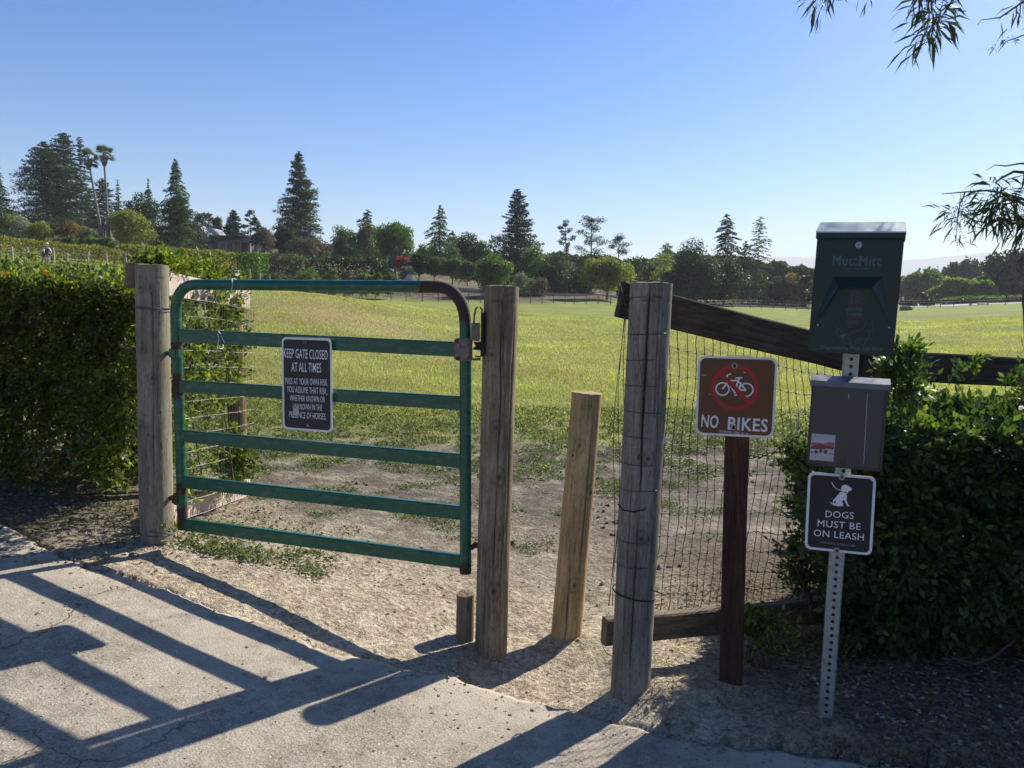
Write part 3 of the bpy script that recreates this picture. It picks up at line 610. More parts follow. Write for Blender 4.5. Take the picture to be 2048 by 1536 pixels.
# ------------------------------------------------------------------ signs
class Frame:
    def __init__(s, TL, TR, BL, name, label, cat, root=None):
        TL, TR, BL = Vector(TL), Vector(TR), Vector(BL); s.x = (TR-TL).normalized(); y = (TL-BL); s.w = (TR-TL).length; s.h = y.length
        y = (y-s.x*y.dot(s.x)).normalized(); s.y = y; s.z = s.x.cross(s.y); s.c = (TR+BL)/2
        s.M = Matrix((s.x, s.y, s.z)).transposed().to_4x4(); s.M = Matrix.Translation(s.c) @ s.M; s.Mi = s.M.inverted()
        s.root = root or thing(name, label, cat, M=s.M); bpy.context.view_layer.update()
        s.rel = s.root.matrix_world.inverted() @ s.M
    def l(s, px, py):
        d = Vector(MC @ np.array([px-1024, 768-py, -F])); o = Vector((0, 0, CZ)); t = (s.c-o).dot(s.z)/d.dot(s.z)
        p = s.Mi @ (o+d*t); return p.x, p.y
    def add(s, me, name, m, parent=None):
        me.materials.append(m); o = link(bpy.data.objects.new(name, me), parent or s.root)
        if parent is None: o.matrix_local = s.rel
        return o
    def poly(s, pts, z0, z1, name, m, parent=None, px=True):
        P = [s.l(*p) for p in pts] if px else pts
        if sum(P[i][0]*P[(i+1) % len(P)][1]-P[(i+1) % len(P)][0]*P[i][1] for i in range(len(P))) < 0: P = P[::-1]
        n = len(P); b = MB(); b.add([(x, y, z1) for x, y in P]+[(x, y, z0) for x, y in P], [tuple(range(n)), tuple(range(2*n-1, n-1, -1))]+[(i, n+i, n+(i+1) % n, (i+1) % n) for i in range(n)])
        return s.add(b.mesh(name), name, m, parent)
    def rrect(s, x0, y0, x1, y1, r, z0, z1, name, m, parent=None):
        P = []
        for cx_, cy_, a0 in ((x1-r, y1-r, 0), (x0+r, y1-r, 90), (x0+r, y0+r, 180), (x1-r, y0+r, 270)):
            P += [(cx_+r*math.cos(math.radians(a0+t)), cy_+r*math.sin(math.radians(a0+t))) for t in range(0, 91, 10)]
        return s.poly(P, z0, z1, name, m, parent, px=False)
    def disc(s, px, py, rpx, z0, z1, name, m, parent=None, n=20):
        x, y = s.l(px, py); x2, _ = s.l(px+rpx, py); r = abs(x2-x); return s.poly([(x+r*math.cos(t), y+r*math.sin(t)) for t in np.linspace(0, 2*math.pi, n, endpoint=False)], z0, z1, name, m, parent, px=False)
    def flat(s, items, z, name, m, parent=None):
        """items: ('ring',cx,cy,r1,r2) / ('stroke',pts,w) in photo pixels, laid as thin raised ink"""
        b = MB(); u = abs(s.l(1, 0)[0]-s.l(0, 0)[0]) if False else s.w/s.pw; k_ = 0
        for it in items:
            k_ += 1; zz = z+.00004*k_
            if it[0] == 'ring':
                x, y = s.l(it[1], it[2]); n = 48; V = []
                for t in np.linspace(0, 2*math.pi, n, endpoint=False): V += [(x+it[3]*u*math.cos(t), y+it[3]*u*math.sin(t), zz), (x+it[4]*u*math.cos(t), y+it[4]*u*math.sin(t), zz)]
                b.add(V, [(2*i, 2*i+1, (2*i+3) % (2*n), (2*i+2) % (2*n)) for i in range(n)])
            elif it[0] == 'arc':
                x, y = s.l(it[1], it[2]); n = 30; V = []
                for t in np.radians(np.linspace(it[5], it[6], n)): V += [(x+it[3]*u*math.cos(t), y+it[3]*u*math.sin(t), zz), (x+it[4]*u*math.cos(t), y+it[4]*u*math.sin(t), zz)]
                b.add(V, [(2*i, 2*i+1, 2*i+3, 2*i+2) for i in range(n-1)])
            else:
                P = np.array([s.l(*p) for p in it[1]]); w_ = it[2]*u/2; T = np.gradient(P, axis=0) if len(P) > 2 else np.repeat([P[1]-P[0]], 2, 0)
                T /= np.linalg.norm(T, axis=1)[:, None]; N = np.stack([-T[:, 1], T[:, 0]], 1)*w_; V = []
                for p, q in zip(P, N): V += [(*(p+q), zz), (*(p-q), zz)]
                b.add(V, [(2*i, 2*i+1, 2*i+3, 2*i+2) for i in range(len(P)-1)])
        return s.add(b.mesh(name), name, m, parent)
    def text(s, txt, x0, x1, cy0, cy1, hpx, m, z, bold=.02, name='lettering', parent=None):
        """one line: spans photo pixels x0..x1, its middle running from height cy0 to cy1"""
        cu = bpy.data.curves.new('t', 'FONT'); cu.body = txt; cu.size = 1; cu.offset = bold; cu.resolution_u = 3; cu.space_character = 1.06
        to = bpy.data.objects.new('t', cu); S.collection.objects.link(to); bpy.context.view_layer.update()
        me = bpy.data.meshes.new_from_object(to.evaluated_get(bpy.context.evaluated_depsgraph_get())); bpy.data.objects.remove(to); bpy.data.curves.remove(cu)
        co = np.zeros(len(me.vertices)*3, np.float32); me.vertices.foreach_get('co', co); co = co.reshape(-1, 3)
        mn, mx = co.min(0), co.max(0)
        if not any(ch in 'gjpqy' for ch in txt): mn[1] = max(mn[1], -.02)
        A = np.array(s.l(x0, cy0)); B = np.array(s.l(x1, cy1)); d = B-A; L = np.linalg.norm(d); d /= L; n_ = np.array([-d[1], d[0]]); hh = hpx*s.w/s.pw
        u = (co[:, 0]-mn[0])/(mx[0]-mn[0])*L; v = ((co[:, 1]-mn[1])/(mx[1]-mn[1])-.5)*hh
        P = A+u[:, None]*d+v[:, None]*n_; co[:, 0] = P[:, 0]; co[:, 1] = P[:, 1]; co[:, 2] = z
        me.vertices.foreach_set('co', co.ravel()); me.name = name; return s.add(me, name, m, parent)
def sign_base(f, r, bw, m_in):
    W, H = f.w/2, f.h/2
    f.rrect(-W, -H, W, H, r, -.002, 0, 'sign_plate', M['sign_white']); f.rrect(-W+bw, -H+bw, W-bw, H-bw, max(.004, r-bw*.6), .0001, .0006, 'sign_face', m_in)
# keep gate closed
f = Frame(G(561, 674, .04), G(661, 677, .04), G(568, 858, .04), 'gate_sign', 'black and white sign about keeping the gate closed, fixed to the green gate bars', 'sign'); f.pw = 100
sign_base(f, .026, .010, M['sign_black']); u = f.w/100
for t, x0, x1, a_, b_, h in (('KEEP GATE CLOSED', 567.5, 655.5, 706, 710, 16), ('AT ALL TIMES', 583, 642.5, 733.5, 736, 16), ('PASS AT YOUR OWN RISK.', 571, 656, 761.5, 765, 11), ('YOU ASSUME THAT RISK,', 574, 655, 778, 783, 11),
        ('WHETHER KNOWN OR', 580, 650, 795.5, 799, 10), ('UNKNOWN IN THE', 586, 644.5, 812.5, 815.5, 10), ('PRESENCE OF HORSES.', 578.5, 653, 828.5, 833.5, 10.5)):
    f.text(t, x0, x1, a_, b_, h, M['text_white'], .0009, .006 if h > 12 else 0.0)
f.disc(592, 823, 6, .0006, .0016, 'round_sticker', M['sticker']); f.disc(610.5, 684.5, 4, .0006, .004, 'screw', M['galv_dull']); f.disc(616, 851, 2, .0006, .002, 'screw', M['text_grey'])
# no bikes
nb = thing('sign_post', 'square red-stained timber post carrying the brown bicycle sign', 'post', at(1461, 1368, 2.95)); bpy.context.view_layer.update()
ba, bt = at(1461, 1372, 2.95), at(1478, 712, 2.95)
ax = (bt-ba).normalized(); ang = math.radians(14); yy = Vector((math.sin(ang), math.cos(ang), 0)); xx = yy.cross(ax).normalized(); yy = ax.cross(xx)
def squarepost(name, ba, bt, wd, m, parent, xx, yy, ax, seed):
    H = (bt-ba).length; n = int(H/.01); z = np.linspace(-.25, H, n); pr = []; k = 9; h = wd/2; rd = .004
    cs = [(-h, -h), (h, -h), (h, h), (-h, h)]
    for i in range(4):
        p0, p1 = np.array(cs[i]), np.array(cs[(i+1) % 4]); d = (p1-p0)/wd
        for t in (rd, *np.linspace(.012, wd-.012, k), wd-rd): pr.append(p0+d*t)
    pr = np.array(pr); P = np.zeros((n, len(pr), 3)); P[:, :, 0] = pr[None, :, 0]; P[:, :, 1] = pr[None, :, 1]; P[:, :, 2] = z[:, None]
    s_ = np.arange(len(pr))[None]*.5+P[:, :, 2]*0; q = 1-.05*np.exp(-((np.sin(s_*1.9+seed+P[:, :, 2]*.8)-.95)/.08)**2)*np.clip(fbm(P[:, :, 2]*3, s_*0, 2, seed)*4+.5, 0, 1)
    P[:, :, :2] *= q[..., None]; b = MB().grid(P, wrap=True); V = np.concatenate([P[-1], P[-1].mean(0)[None]]); kk = len(pr); b.add(V, [(i, (i+1) % kk, kk) for i in range(kk)])
    o = b.obj(name, m, parent); mw = Matrix.Translation(ba) @ Matrix((xx, yy, ax)).transposed().to_4x4(); o.matrix_local = parent.matrix_world.inverted() @ mw; return o
squarepost('timber', ba, bt, .088, M['red_post'], nb, xx, yy, ax, 3)
f = Frame(at(1393, 711, 2.90), at(1552, 715.5, 2.84), at(1393.5, 869, 2.90), 'no_bikes_sign', 'brown square sign with a crossed-out bicycle mounted on the red-stained timber post', 'sign'); f.pw = 159
sign_base(f, .028, .0085, M['sign_brown'])
def c3(x, y): return (1200+x/4.267, 540+y/4.267)
wheelL, wheelR = c3(1045, 1015), c3(1248, 1022)
bike = [('ring', *wheelL, 11.6, 14.6), ('arc', *wheelR, 11.8, 14.8, -100, 172), ('stroke', [c3(1045, 1015), c3(1090, 955), c3(1082, 900)], 3.2), ('stroke', [c3(1088, 915), c3(1085, 897), c3(1100, 889), c3(1120, 889)], 2.6),
        ('stroke', [c3(1112, 943), c3(1180, 943)], 3.2), ('stroke', [c3(1155, 921), c3(1215, 921)], 3), ('stroke', [c3(1190, 921), c3(1160, 1000)], 3.4), ('stroke', [c3(1175, 943), c3(1245, 1025)], 3), ('stroke', [c3(1180, 1020), c3(1246, 1028)], 3),
        ('stroke', [c3(1100, 965), c3(1155, 1055)], 3.2), ('stroke', [c3(1145, 1067), c3(1168, 1067)], 2.4), ('stroke', [c3(1205, 960), c3(1180, 1020)], 2.6)]
f.flat(bike, .0009, 'bicycle_symbol', M['text_white']); f.flat([('ring', *c3(1150, 1003), 39.5, 48.0), ('stroke', [c3(1014, 868), c3(1283, 1140)], 8.6)], .0016, 'red_prohibition_ring', M['sign_red'])
f.text('NO', 1403, 1437, 841, 844, 27, M['text_white'], .0009, .018); f.text('BIKES', 1456, 1535.5, 846, 851.5, 27.5, M['text_white'], .0009, .018); f.text('MUNICIPAL CODE 12-1.01', 1438, 1496.5, 862, 868, 4.8, M['text_white'], .0011, .0)
for p in (c3(1148, 817), c3(1138, 1342)):
    f.disc(*p, 6, .0018, .004, 'bolt_washer', M['galv']); f.disc(*p, 3.6, .004, .008, 'bolt_head', M['black_iron'])
for q_ in (((865, 896), (908, 897)), ((1225, 874), (1240, 875)), ((1190, 1169), (1202, 1170)), ((933, 1060), (940, 1062))): f.flat([('stroke', [c3(*q_[0]), c3(*q_[1])], 1.1)], .0012, 'scratch', M['text_white'])
# perforated pole and its things
pb, ptp = at(1650, 1440, 2.6), at(1716, 520, 2.6)
pole = thing('sign_pole', 'galvanised square pole full of holes standing in front of the dark hedge', 'pole', pb); bpy.context.view_layer.update()
def perforated():
    ax = (ptp-pb).normalized(); yy = Vector((.36, 1, 0)).normalized(); xx = yy.cross(ax).normalized(); yy = ax.cross(xx); H = (ptp-pb).length; w_ = .048; pit = .0254; b = MB(); rr = .0062; n = 12
    a_ = np.linspace(0, 2*math.pi, n, endpoint=False)+math.pi/4
    k = 0; z = -.25
    sq = []
    for t in a_:
        c_, s_ = math.cos(t), math.sin(t); m_ = max(abs(c_), abs(s_)); sq.append((c_/m_, s_/m_))
    while z < H:
        zc = z+pit/2; V = [(rr*math.cos(t), -w_/2, zc+rr*math.sin(t)) for t in a_]+[(q[0]*(w_/2-.004), -w_/2, zc+q[1]*pit/2) for q in sq]+[(rr*math.cos(t), -w_/2+.003, zc+rr*math.sin(t)) for t in a_]
        b.add(V, [(i, n+i, n+(i+1) % n, (i+1) % n) for i in range(n)]+[(i, (i+1) % n, 2*n+(i+1) % n, 2*n+i) for i in range(n)]); z += pit
    h = w_/2; prof = [(-h+.004, -h), (-h, -h+.004), (-h, h), (h, h), (h, -h+.004), (h-.004, -h)]
    P = np.array([[(x, y, zz) for x, y in prof] for zz in (-.25, z)]); b.grid(P[:, ::-1])
    o = b.obj('perforated_tube', M['galv'], pole); o.matrix_local = pole.matrix_world.inverted() @ Matrix.Translation(pb) @ Matrix((xx, yy, ax)).transposed().to_4x4()
perforated()
def c7(x, y): return (1560+x/4.8, 420+y/4.8)
def c2_(x, y): return (1560+x/3.657, 720+y/3.657)
# dispenser
YD = 2.495
f = Frame(at(*c7(350, 275), YD), at(*c7(1188, 278), YD-.11), at(*c7(270, 1357), YD), 'bag_dispenser', 'dark green metal dog-bag dispenser with a pale sloped cap at the top of the pole', 'dispenser'); f.pw = 174
W, H = f.w/2, f.h/2
bb = f.poly([(-W, -H), (W, -H), (W, H), (-W, H)], -.10, 0, 'body', M['disp_green'], px=False); bevel(bb, .003)
x0, y0 = f.l(*c7(355, 275)); x1, _ = f.l(*c7(1197, 275)); yb = f.l(*c7(770, 275))[1]; yl = f.l(*c7(770, 211))[1]; yt = f.l(*c7(770, 112))[1]
x0, x1 = -W-.003, W+.003
b = MB(); zf = .010; zb = -.104; ytop = yl+.062
V = [(x0, yb, zf), (x1, yb, zf), (x0, yl, zf), (x1, yl, zf), (x0+.004, ytop-.03, -.05), (x1-.004, ytop-.03, -.05), (x0+.004, ytop-.03, zb), (x1-.004, ytop-.03, zb), (x0, yb, zb), (x1, yb, zb)]
b.add(V, [(0, 1, 3, 2), (6, 7, 9, 8), (0, 2, 4, 6, 8), (1, 9, 7, 5, 3), (0, 8, 9, 1)])
f.add(b.mesh('lid'), 'lid', M['disp_green'])
ysl = yl+.001; b = MB(); dz = -.058; dy = yt-yl+.004
b.add([(x0-.001, ysl, zf+.001), (x1+.001, ysl, zf+.001), (x1-.004, ysl+dy, dz), (x0+.004, ysl+dy, dz), (x1-.004, ysl+dy, zb), (x0+.004, ysl+dy, zb), (x0-.001, ysl-.004, zf+.001), (x1+.001, ysl-.004, zf+.001), (x1+.001, ysl-.004, zb), (x0-.001, ysl-.004, zb)],
      [(0, 1, 2, 3), (3, 2, 4, 5), (6, 7, 1, 0), (0, 3, 5, 9, 6), (1, 7, 8, 4, 2)]); f.add(b.mesh('cap'), 'cap', M['disp_cap'])
f.disc(*c7(756, 337), 6.8, 0, .003, 'lock', M['galv']); f.flat([('stroke', [c7(757, 322), c7(755, 350)], 1.6)], .0034, 'key_slot', M['black_iron'])
O1, O2, P1, P2, Q1, Q2 = [f.l(*c7(*p)) for p in ((512, 640), (975, 642), (570, 741), (890, 746), (300, 1150), (1080, 1128))]
hz = .030; b = MB(); b.add([(*O1, .0005), (*O2, .0005), (*P2, hz), (*P1, hz), (*Q1, .0005), (*Q2, .0005), (*P1, .001), (*P2, .001)], [(0, 3, 2, 1), (0, 4, 3), (1, 2, 5), (3, 4, 6), (2, 7, 5), (3, 6, 7, 2)])
f.add(b.mesh('hood'), 'hood', M['disp_green'])
ox, oy = f.l(*c7(720, 960)); ux = f.w/f.pw/4.8
f.rrect(ox-75*ux, oy-190*ux, ox+75*ux, oy+205*ux, 70*ux, .0005, .001, 'bag_opening', M['bag_dark'])
f.text('Mutt', *[c7(x, 0)[0] for x in (508, 742)], c7(0, 485)[1], c7(0, 487)[1], 22, M['text_faint'], .0012, .02); f.text('Mitt', *[c7(x, 0)[0] for x in (758, 972)], c7(0, 487)[1], c7(0, 489)[1], 22, M['text_faint'], .0012, .02)
f.text("'Better than a Bag!'", *[c7(x, 0)[0] for x in (595, 875)], c7(0, 563)[1], c7(0, 567)[1], 6.5, M['text_faint'], .0012, .02)
f.text('Degradable Pick-Up Mitt', *[c7(x, 0)[0] for x in (388, 986)], c7(0, 1322)[1], c7(0, 1338)[1], 11, M['text_faint'], .0012, .03)
f.text('uttmit', *[c7(x, 0)[0] for x in (640, 790)], c7(0, 945)[1], c7(0, 948)[1], 10, M['text_faint'], .0016, .0); f.text('ingle', *[c7(x, 0)[0] for x in (645, 785)], c7(0, 1000)[1], c7(0, 1000)[1], 8, M['text_faint'], .0016, .0)
for q_ in (((632, 1085), (755, 1087)), ((645, 1065), (745, 1067)), ((690, 780), (688, 900)), ((740, 785), (742, 900)), ((665, 1100), (668, 1130)), ((700, 1100), (702, 1130))): f.flat([('stroke', [c7(*q_[0]), c7(*q_[1])], .8)], .0016, 'bag_print', M['text_faint'])
dog = [('stroke', [c7(*p) for p in q], .9) for q in (((640, 1235), (690, 1170), (780, 1150), (820, 1110), (825, 1055), (840, 1085), (875, 1085), (893, 1062), (885, 1110), (900, 1140), (880, 1165), (845, 1160), (835, 1140)), ((850, 1165), (855, 1210), (872, 1235), (830, 1240), (800, 1228), (730, 1240), (722, 1270), (735, 1285)),
      ((830, 1240), (812, 1285), (790, 1290)), ((770, 1235), (765, 1275), (750, 1280)), ((860, 1105), (866, 1115)), ((530, 1110), (560, 1150), (575, 1130), (600, 1150)), ((530, 1170), (590, 1240), (620, 1275), (690, 1285), (660, 1240), (610, 1180), (560, 1150), (530, 1170)))]
f.flat(dog, .0012, 'dog_drawing', M['text_faint']); f.poly([c7(*p) for p in ((575, 1210), (605, 1183), (645, 1195), (615, 1215), (612, 1245))], .0005, .0012, 'dog_drawing', M['text_faint'])
for p in ((362, 1103), (1047, 1128)): f.disc(*c7(*p), 2, 0, .002, 'rivet', M['galv'])
# literature box
YB = 2.565
f = Frame(at(*c2_(232, 150), YB), at(*c2_(795, 186), YB-.09), at(*c2_(192, 765), YB), 'leaflet_box', 'black plastic leaflet box with a smoky grey front on the pole below the green dispenser', 'box'); f.pw = 154.5
W, H = f.w/2, f.h/2; bb = f.poly([(-W, -H), (W, -H), (W, H), (-W, H)], -.035, 0, 'body', M['box_black'], px=False); bevel(bb, .003)
f.poly([c2_(*p) for p in ((247, 180), (765, 208), (716, 790), (545, 776), (520, 790), (360, 768), (345, 745), (212, 735))], .0002, .0015, 'front_panel', M['box_grey'])
b = MB(); yb = H-.002; V = [(-W-.005, yb-.014, .006), (W+.005, yb-.014, .006), (-W-.005, yb+.004, .006), (W+.005, yb+.004, .006), (-W-.004, yb+.020, -.038), (W+.004, yb+.020, -.038), (-W-.004, yb-.014, -.038), (W+.004, yb-.014, -.038)]
b.add(V, [(0, 1, 3, 2), (2, 3, 5, 4), (4, 5, 7, 6), (0, 2, 4, 6), (1, 7, 5, 3), (0, 6, 7, 1)]); f.add(b.mesh('lid'), 'lid', M['box_lid'])
f.flat([('stroke', [c2_(504, 250), c2_(503, 277)], 1.2)], .002, 'slot', M['text_white']); f.flat([('stroke', [c2_(640, 240), c2_(612, 760)], 1.2)], .002, 'panel_crease', M['text_grey'])
f.poly([c2_(*p) for p in ((442, 712), (458, 700), (486, 702), (484, 778), (440, 772))], .0015, .004, 'catch', M['box_black'])
f.poly([c2_(*p) for p in ((233, 537), (407, 550), (390, 742), (215, 727))], .0015, .0019, 'sticker', M['sticker']); f.text('LOS ALTOS HILLS', *[c2_(x, 0)[0] for x in (232, 402)], c2_(0, 560)[1], c2_(0, 573)[1], 5.5, M['text_grey'], .0022, .01)
f.text('CALIFORNIA', *[c2_(x, 0)[0] for x in (220, 388)], c2_(0, 707)[1], c2_(0, 723)[1], 6.5, M['text_grey'], .0022, .01)
f.poly([c2_(*p) for p in ((230, 605), (265, 600), (300, 607), (330, 612), (365, 598), (398, 606), (393, 650), (300, 625), (228, 622))], .0019, .0022, 'hill_print', M['sticker_pink'])
f.poly([c2_(*p) for p in ((228, 630), (262, 617), (300, 612), (330, 625), (360, 630), (393, 640), (392, 655), (345, 648), (300, 655), (226, 648))], .0022, .0025, 'hill_print', M['sticker_red'])
f.poly([c2_(*p) for p in ((250, 682), (250, 668), (264, 655), (276, 668), (275, 683))], .0019, .0024, 'house_print', M['sticker_red'])
for (x, y, r_) in ((298, 666, 3.6), (333, 670, 4.4), (232, 673, 2), (368, 686, 2.0), (384, 688, 1.6)): f.disc(*c2_(x, y), r_, .0019, .0024, 'tree_print', M['sticker_red'], n=9)
f.flat([('stroke', [c2_(298, 668), c2_(298, 686)], 1), ('stroke', [c2_(333, 672), c2_(333, 690)], 1)], .0024, 'tree_print', M['sticker_red'])
# dogs sign
YS = 2.595
f = Frame(at(*c2_(205, 818), YS), at(*c2_(702, 855), YS-.07), at(*c2_(182, 1380), YS), 'dog_leash_sign', 'black sign with a white sitting dog, lowest of the items on the perforated pole', 'sign'); f.pw = 136
sign_base(f, .020, .0085, M['sign_navy'])
f.poly([c2_(*p) for p in ((455, 918), (480, 911), (502, 922), (527, 940), (520, 955), (500, 959), (496, 974), (484, 978), (490, 1005), (486, 1025), (499, 1058), (508, 1064), (506, 1069), (492, 1068), (476, 1040), (468, 1022), (452, 1030), (462, 1050), (458, 1060), (466, 1068), (430, 1069), (395, 1063), (375, 1052), (362, 1034), (380, 1047), (389, 1040), (388, 1025), (408, 1005), (436, 972), (448, 962), (447, 940))], .0006, .0010, 'dog_symbol', M['text_white'])
f.flat([('stroke', [c2_(378, 893), c2_(388, 915), (c2_(402, 932)), c2_(420, 945), c2_(448, 954)], 1.5)], .0009, 'leash_symbol', M['text_white'])
f.flat([('stroke', [c2_(447, 962), c2_(470, 966), c2_(492, 974)], 1.3), ('stroke', [c2_(462, 1012), c2_(478, 990)], .9)], .0012, 'dog_marking', M['sign_navy']); f.disc(*c2_(400, 1040), 2.2, .0010, .0013, 'dog_marking', M['sign_navy'], n=8)
for t, x0, x1, a_, b_, h, bo in (('DOGS', 333, 539, 1125, 1138, 15, .0), ('MUST BE', 275, 590, 1192, 1219, 15, .0), ('ON LEASH', 247, 613, 1262, 1296, 15, .0), ('MUNICIPAL CODE 6-1.409', 299, 550, 1333, 1360, 4.2, .0)):
    f.text(t, c2_(x0, 0)[0], c2_(x1, 0)[0], c2_(0, a_)[1], c2_(0, b_)[1], h, M['text_white'] if h > 5 else M['text_grey'], .0011, bo)
for p in ((452, 857), (414, 1392)):
    f.disc(*c2_(*p), 6.4, .0008, .003, 'bolt_washer', M['galv']); f.disc(*c2_(*p), 3.5, .003, .007, 'bolt_head', M['galv_dull'])
# chain
def chain():
    pts = [at(x, y, 2.98+.004*i) for i, (x, y) in enumerate(((1504, 914), (1512, 914), (1521, 912), (1530, 911), (1539, 909), (1548, 905), (1556, 901), (1564, 894), (1572, 888), (1581, 884), (1588, 879), (1596, 873)))]
    b = MB()
    for i, p in enumerate(pts):
        q = pts[min(i+1, len(pts)-1)]-pts[max(i-1, 0)]; d = q.normalized(); s_ = d.cross(Vector((0, 1, 0))).normalized(); 
        if i % 2: s_ = d.cross(s_)
        b.tube([p+d*.0115*math.cos(t)+s_*.0065*math.sin(t) for t in np.linspace(0, 2*math.pi, 13)], .0021, 5, False)
    c = thing('rusty_chain', 'rusty link chain stretched from the red timber post to the wire mesh', 'chain', pts[0]); bpy.context.view_layer.update()
    gpart(b, 'links', M['rust'], g=c); gpart(MB().tube([at(1597, 874, 3.02), at(1595, 860, 3.02), at(1594, 832, 3.02)], [.0035, .003, .003], 5), 'hook', M['galv'], g=c)
chain()
# ------------------------------------------------------------------ foliage helpers
def norm(v): return v/(np.linalg.norm(v, axis=-1, keepdims=True)+1e-9)
def sprigs(b, C, D, L, pairs=3, lw=.55, ll=.42, spread=.9):
    """pinnate leaves: C positions, D directions, L lengths"""
    C = np.asarray(C, float); n = len(C); D = norm(D); L = np.broadcast_to(np.asarray(L, float), (n,))[:, None]
    S_ = norm(np.cross(D, unit(n))); N = np.cross(D, S_); CC, AA, BB = [], [], []
    for k in range(pairs):
        p = C+D*L*(.25+.6*k/pairs)-N*L*.12*(k/pairs)**2
        for sg in (-1, 1):
            a_ = norm(S_*sg*spread+D*.55+N*rng.normal(0, .25, (n, 1))+unit(n)*.18)*L*ll*.5*(1-.12*abs(k-1)); w_ = norm(np.cross(a_, N+unit(n)*.35))*L*ll*lw*.5
            CC.append(p+a_); AA.append(a_); BB.append(w_)
    a_ = norm(D-N*.3+unit(n)*.2)*L*ll*.6; w_ = norm(np.cross(a_, N+unit(n)*.3))*L*ll*lw*.55; CC.append(C+D*L*.9+a_); AA.append(a_); BB.append(w_)
    b.cards(np.concatenate(CC), np.concatenate(AA), np.concatenate(BB))
def cards_at(b, C, size, flat=0.0, asp=.6, dirs=None, spread=1.0):
    n = len(C); A = unit(n) if dirs is None else norm(np.asarray(dirs)+unit(n)*spread); A[:, 2] *= (1-flat); A = norm(A)
    B = norm(np.cross(A, unit(n))); s_ = np.broadcast_to(size, (n,))[:, None]*rng.uniform(.6, 1.3, (n, 1))
    b.cards(np.asarray(C), A*s_, B*s_*asp)
def stems(b, roots, tips, r, n=5):
    for p, q in zip(roots, tips):
        p, q = np.array(p), np.array(q); m = (p+q)/2+rng.normal(0, .06, 3)*np.linalg.norm(q-p)
        b.tube([p, p*.6+m*.4+rng.normal(0, .01, 3), m, q*.5+m*.5, q], [r, r*.85, r*.7, r*.5, r*.25], n)
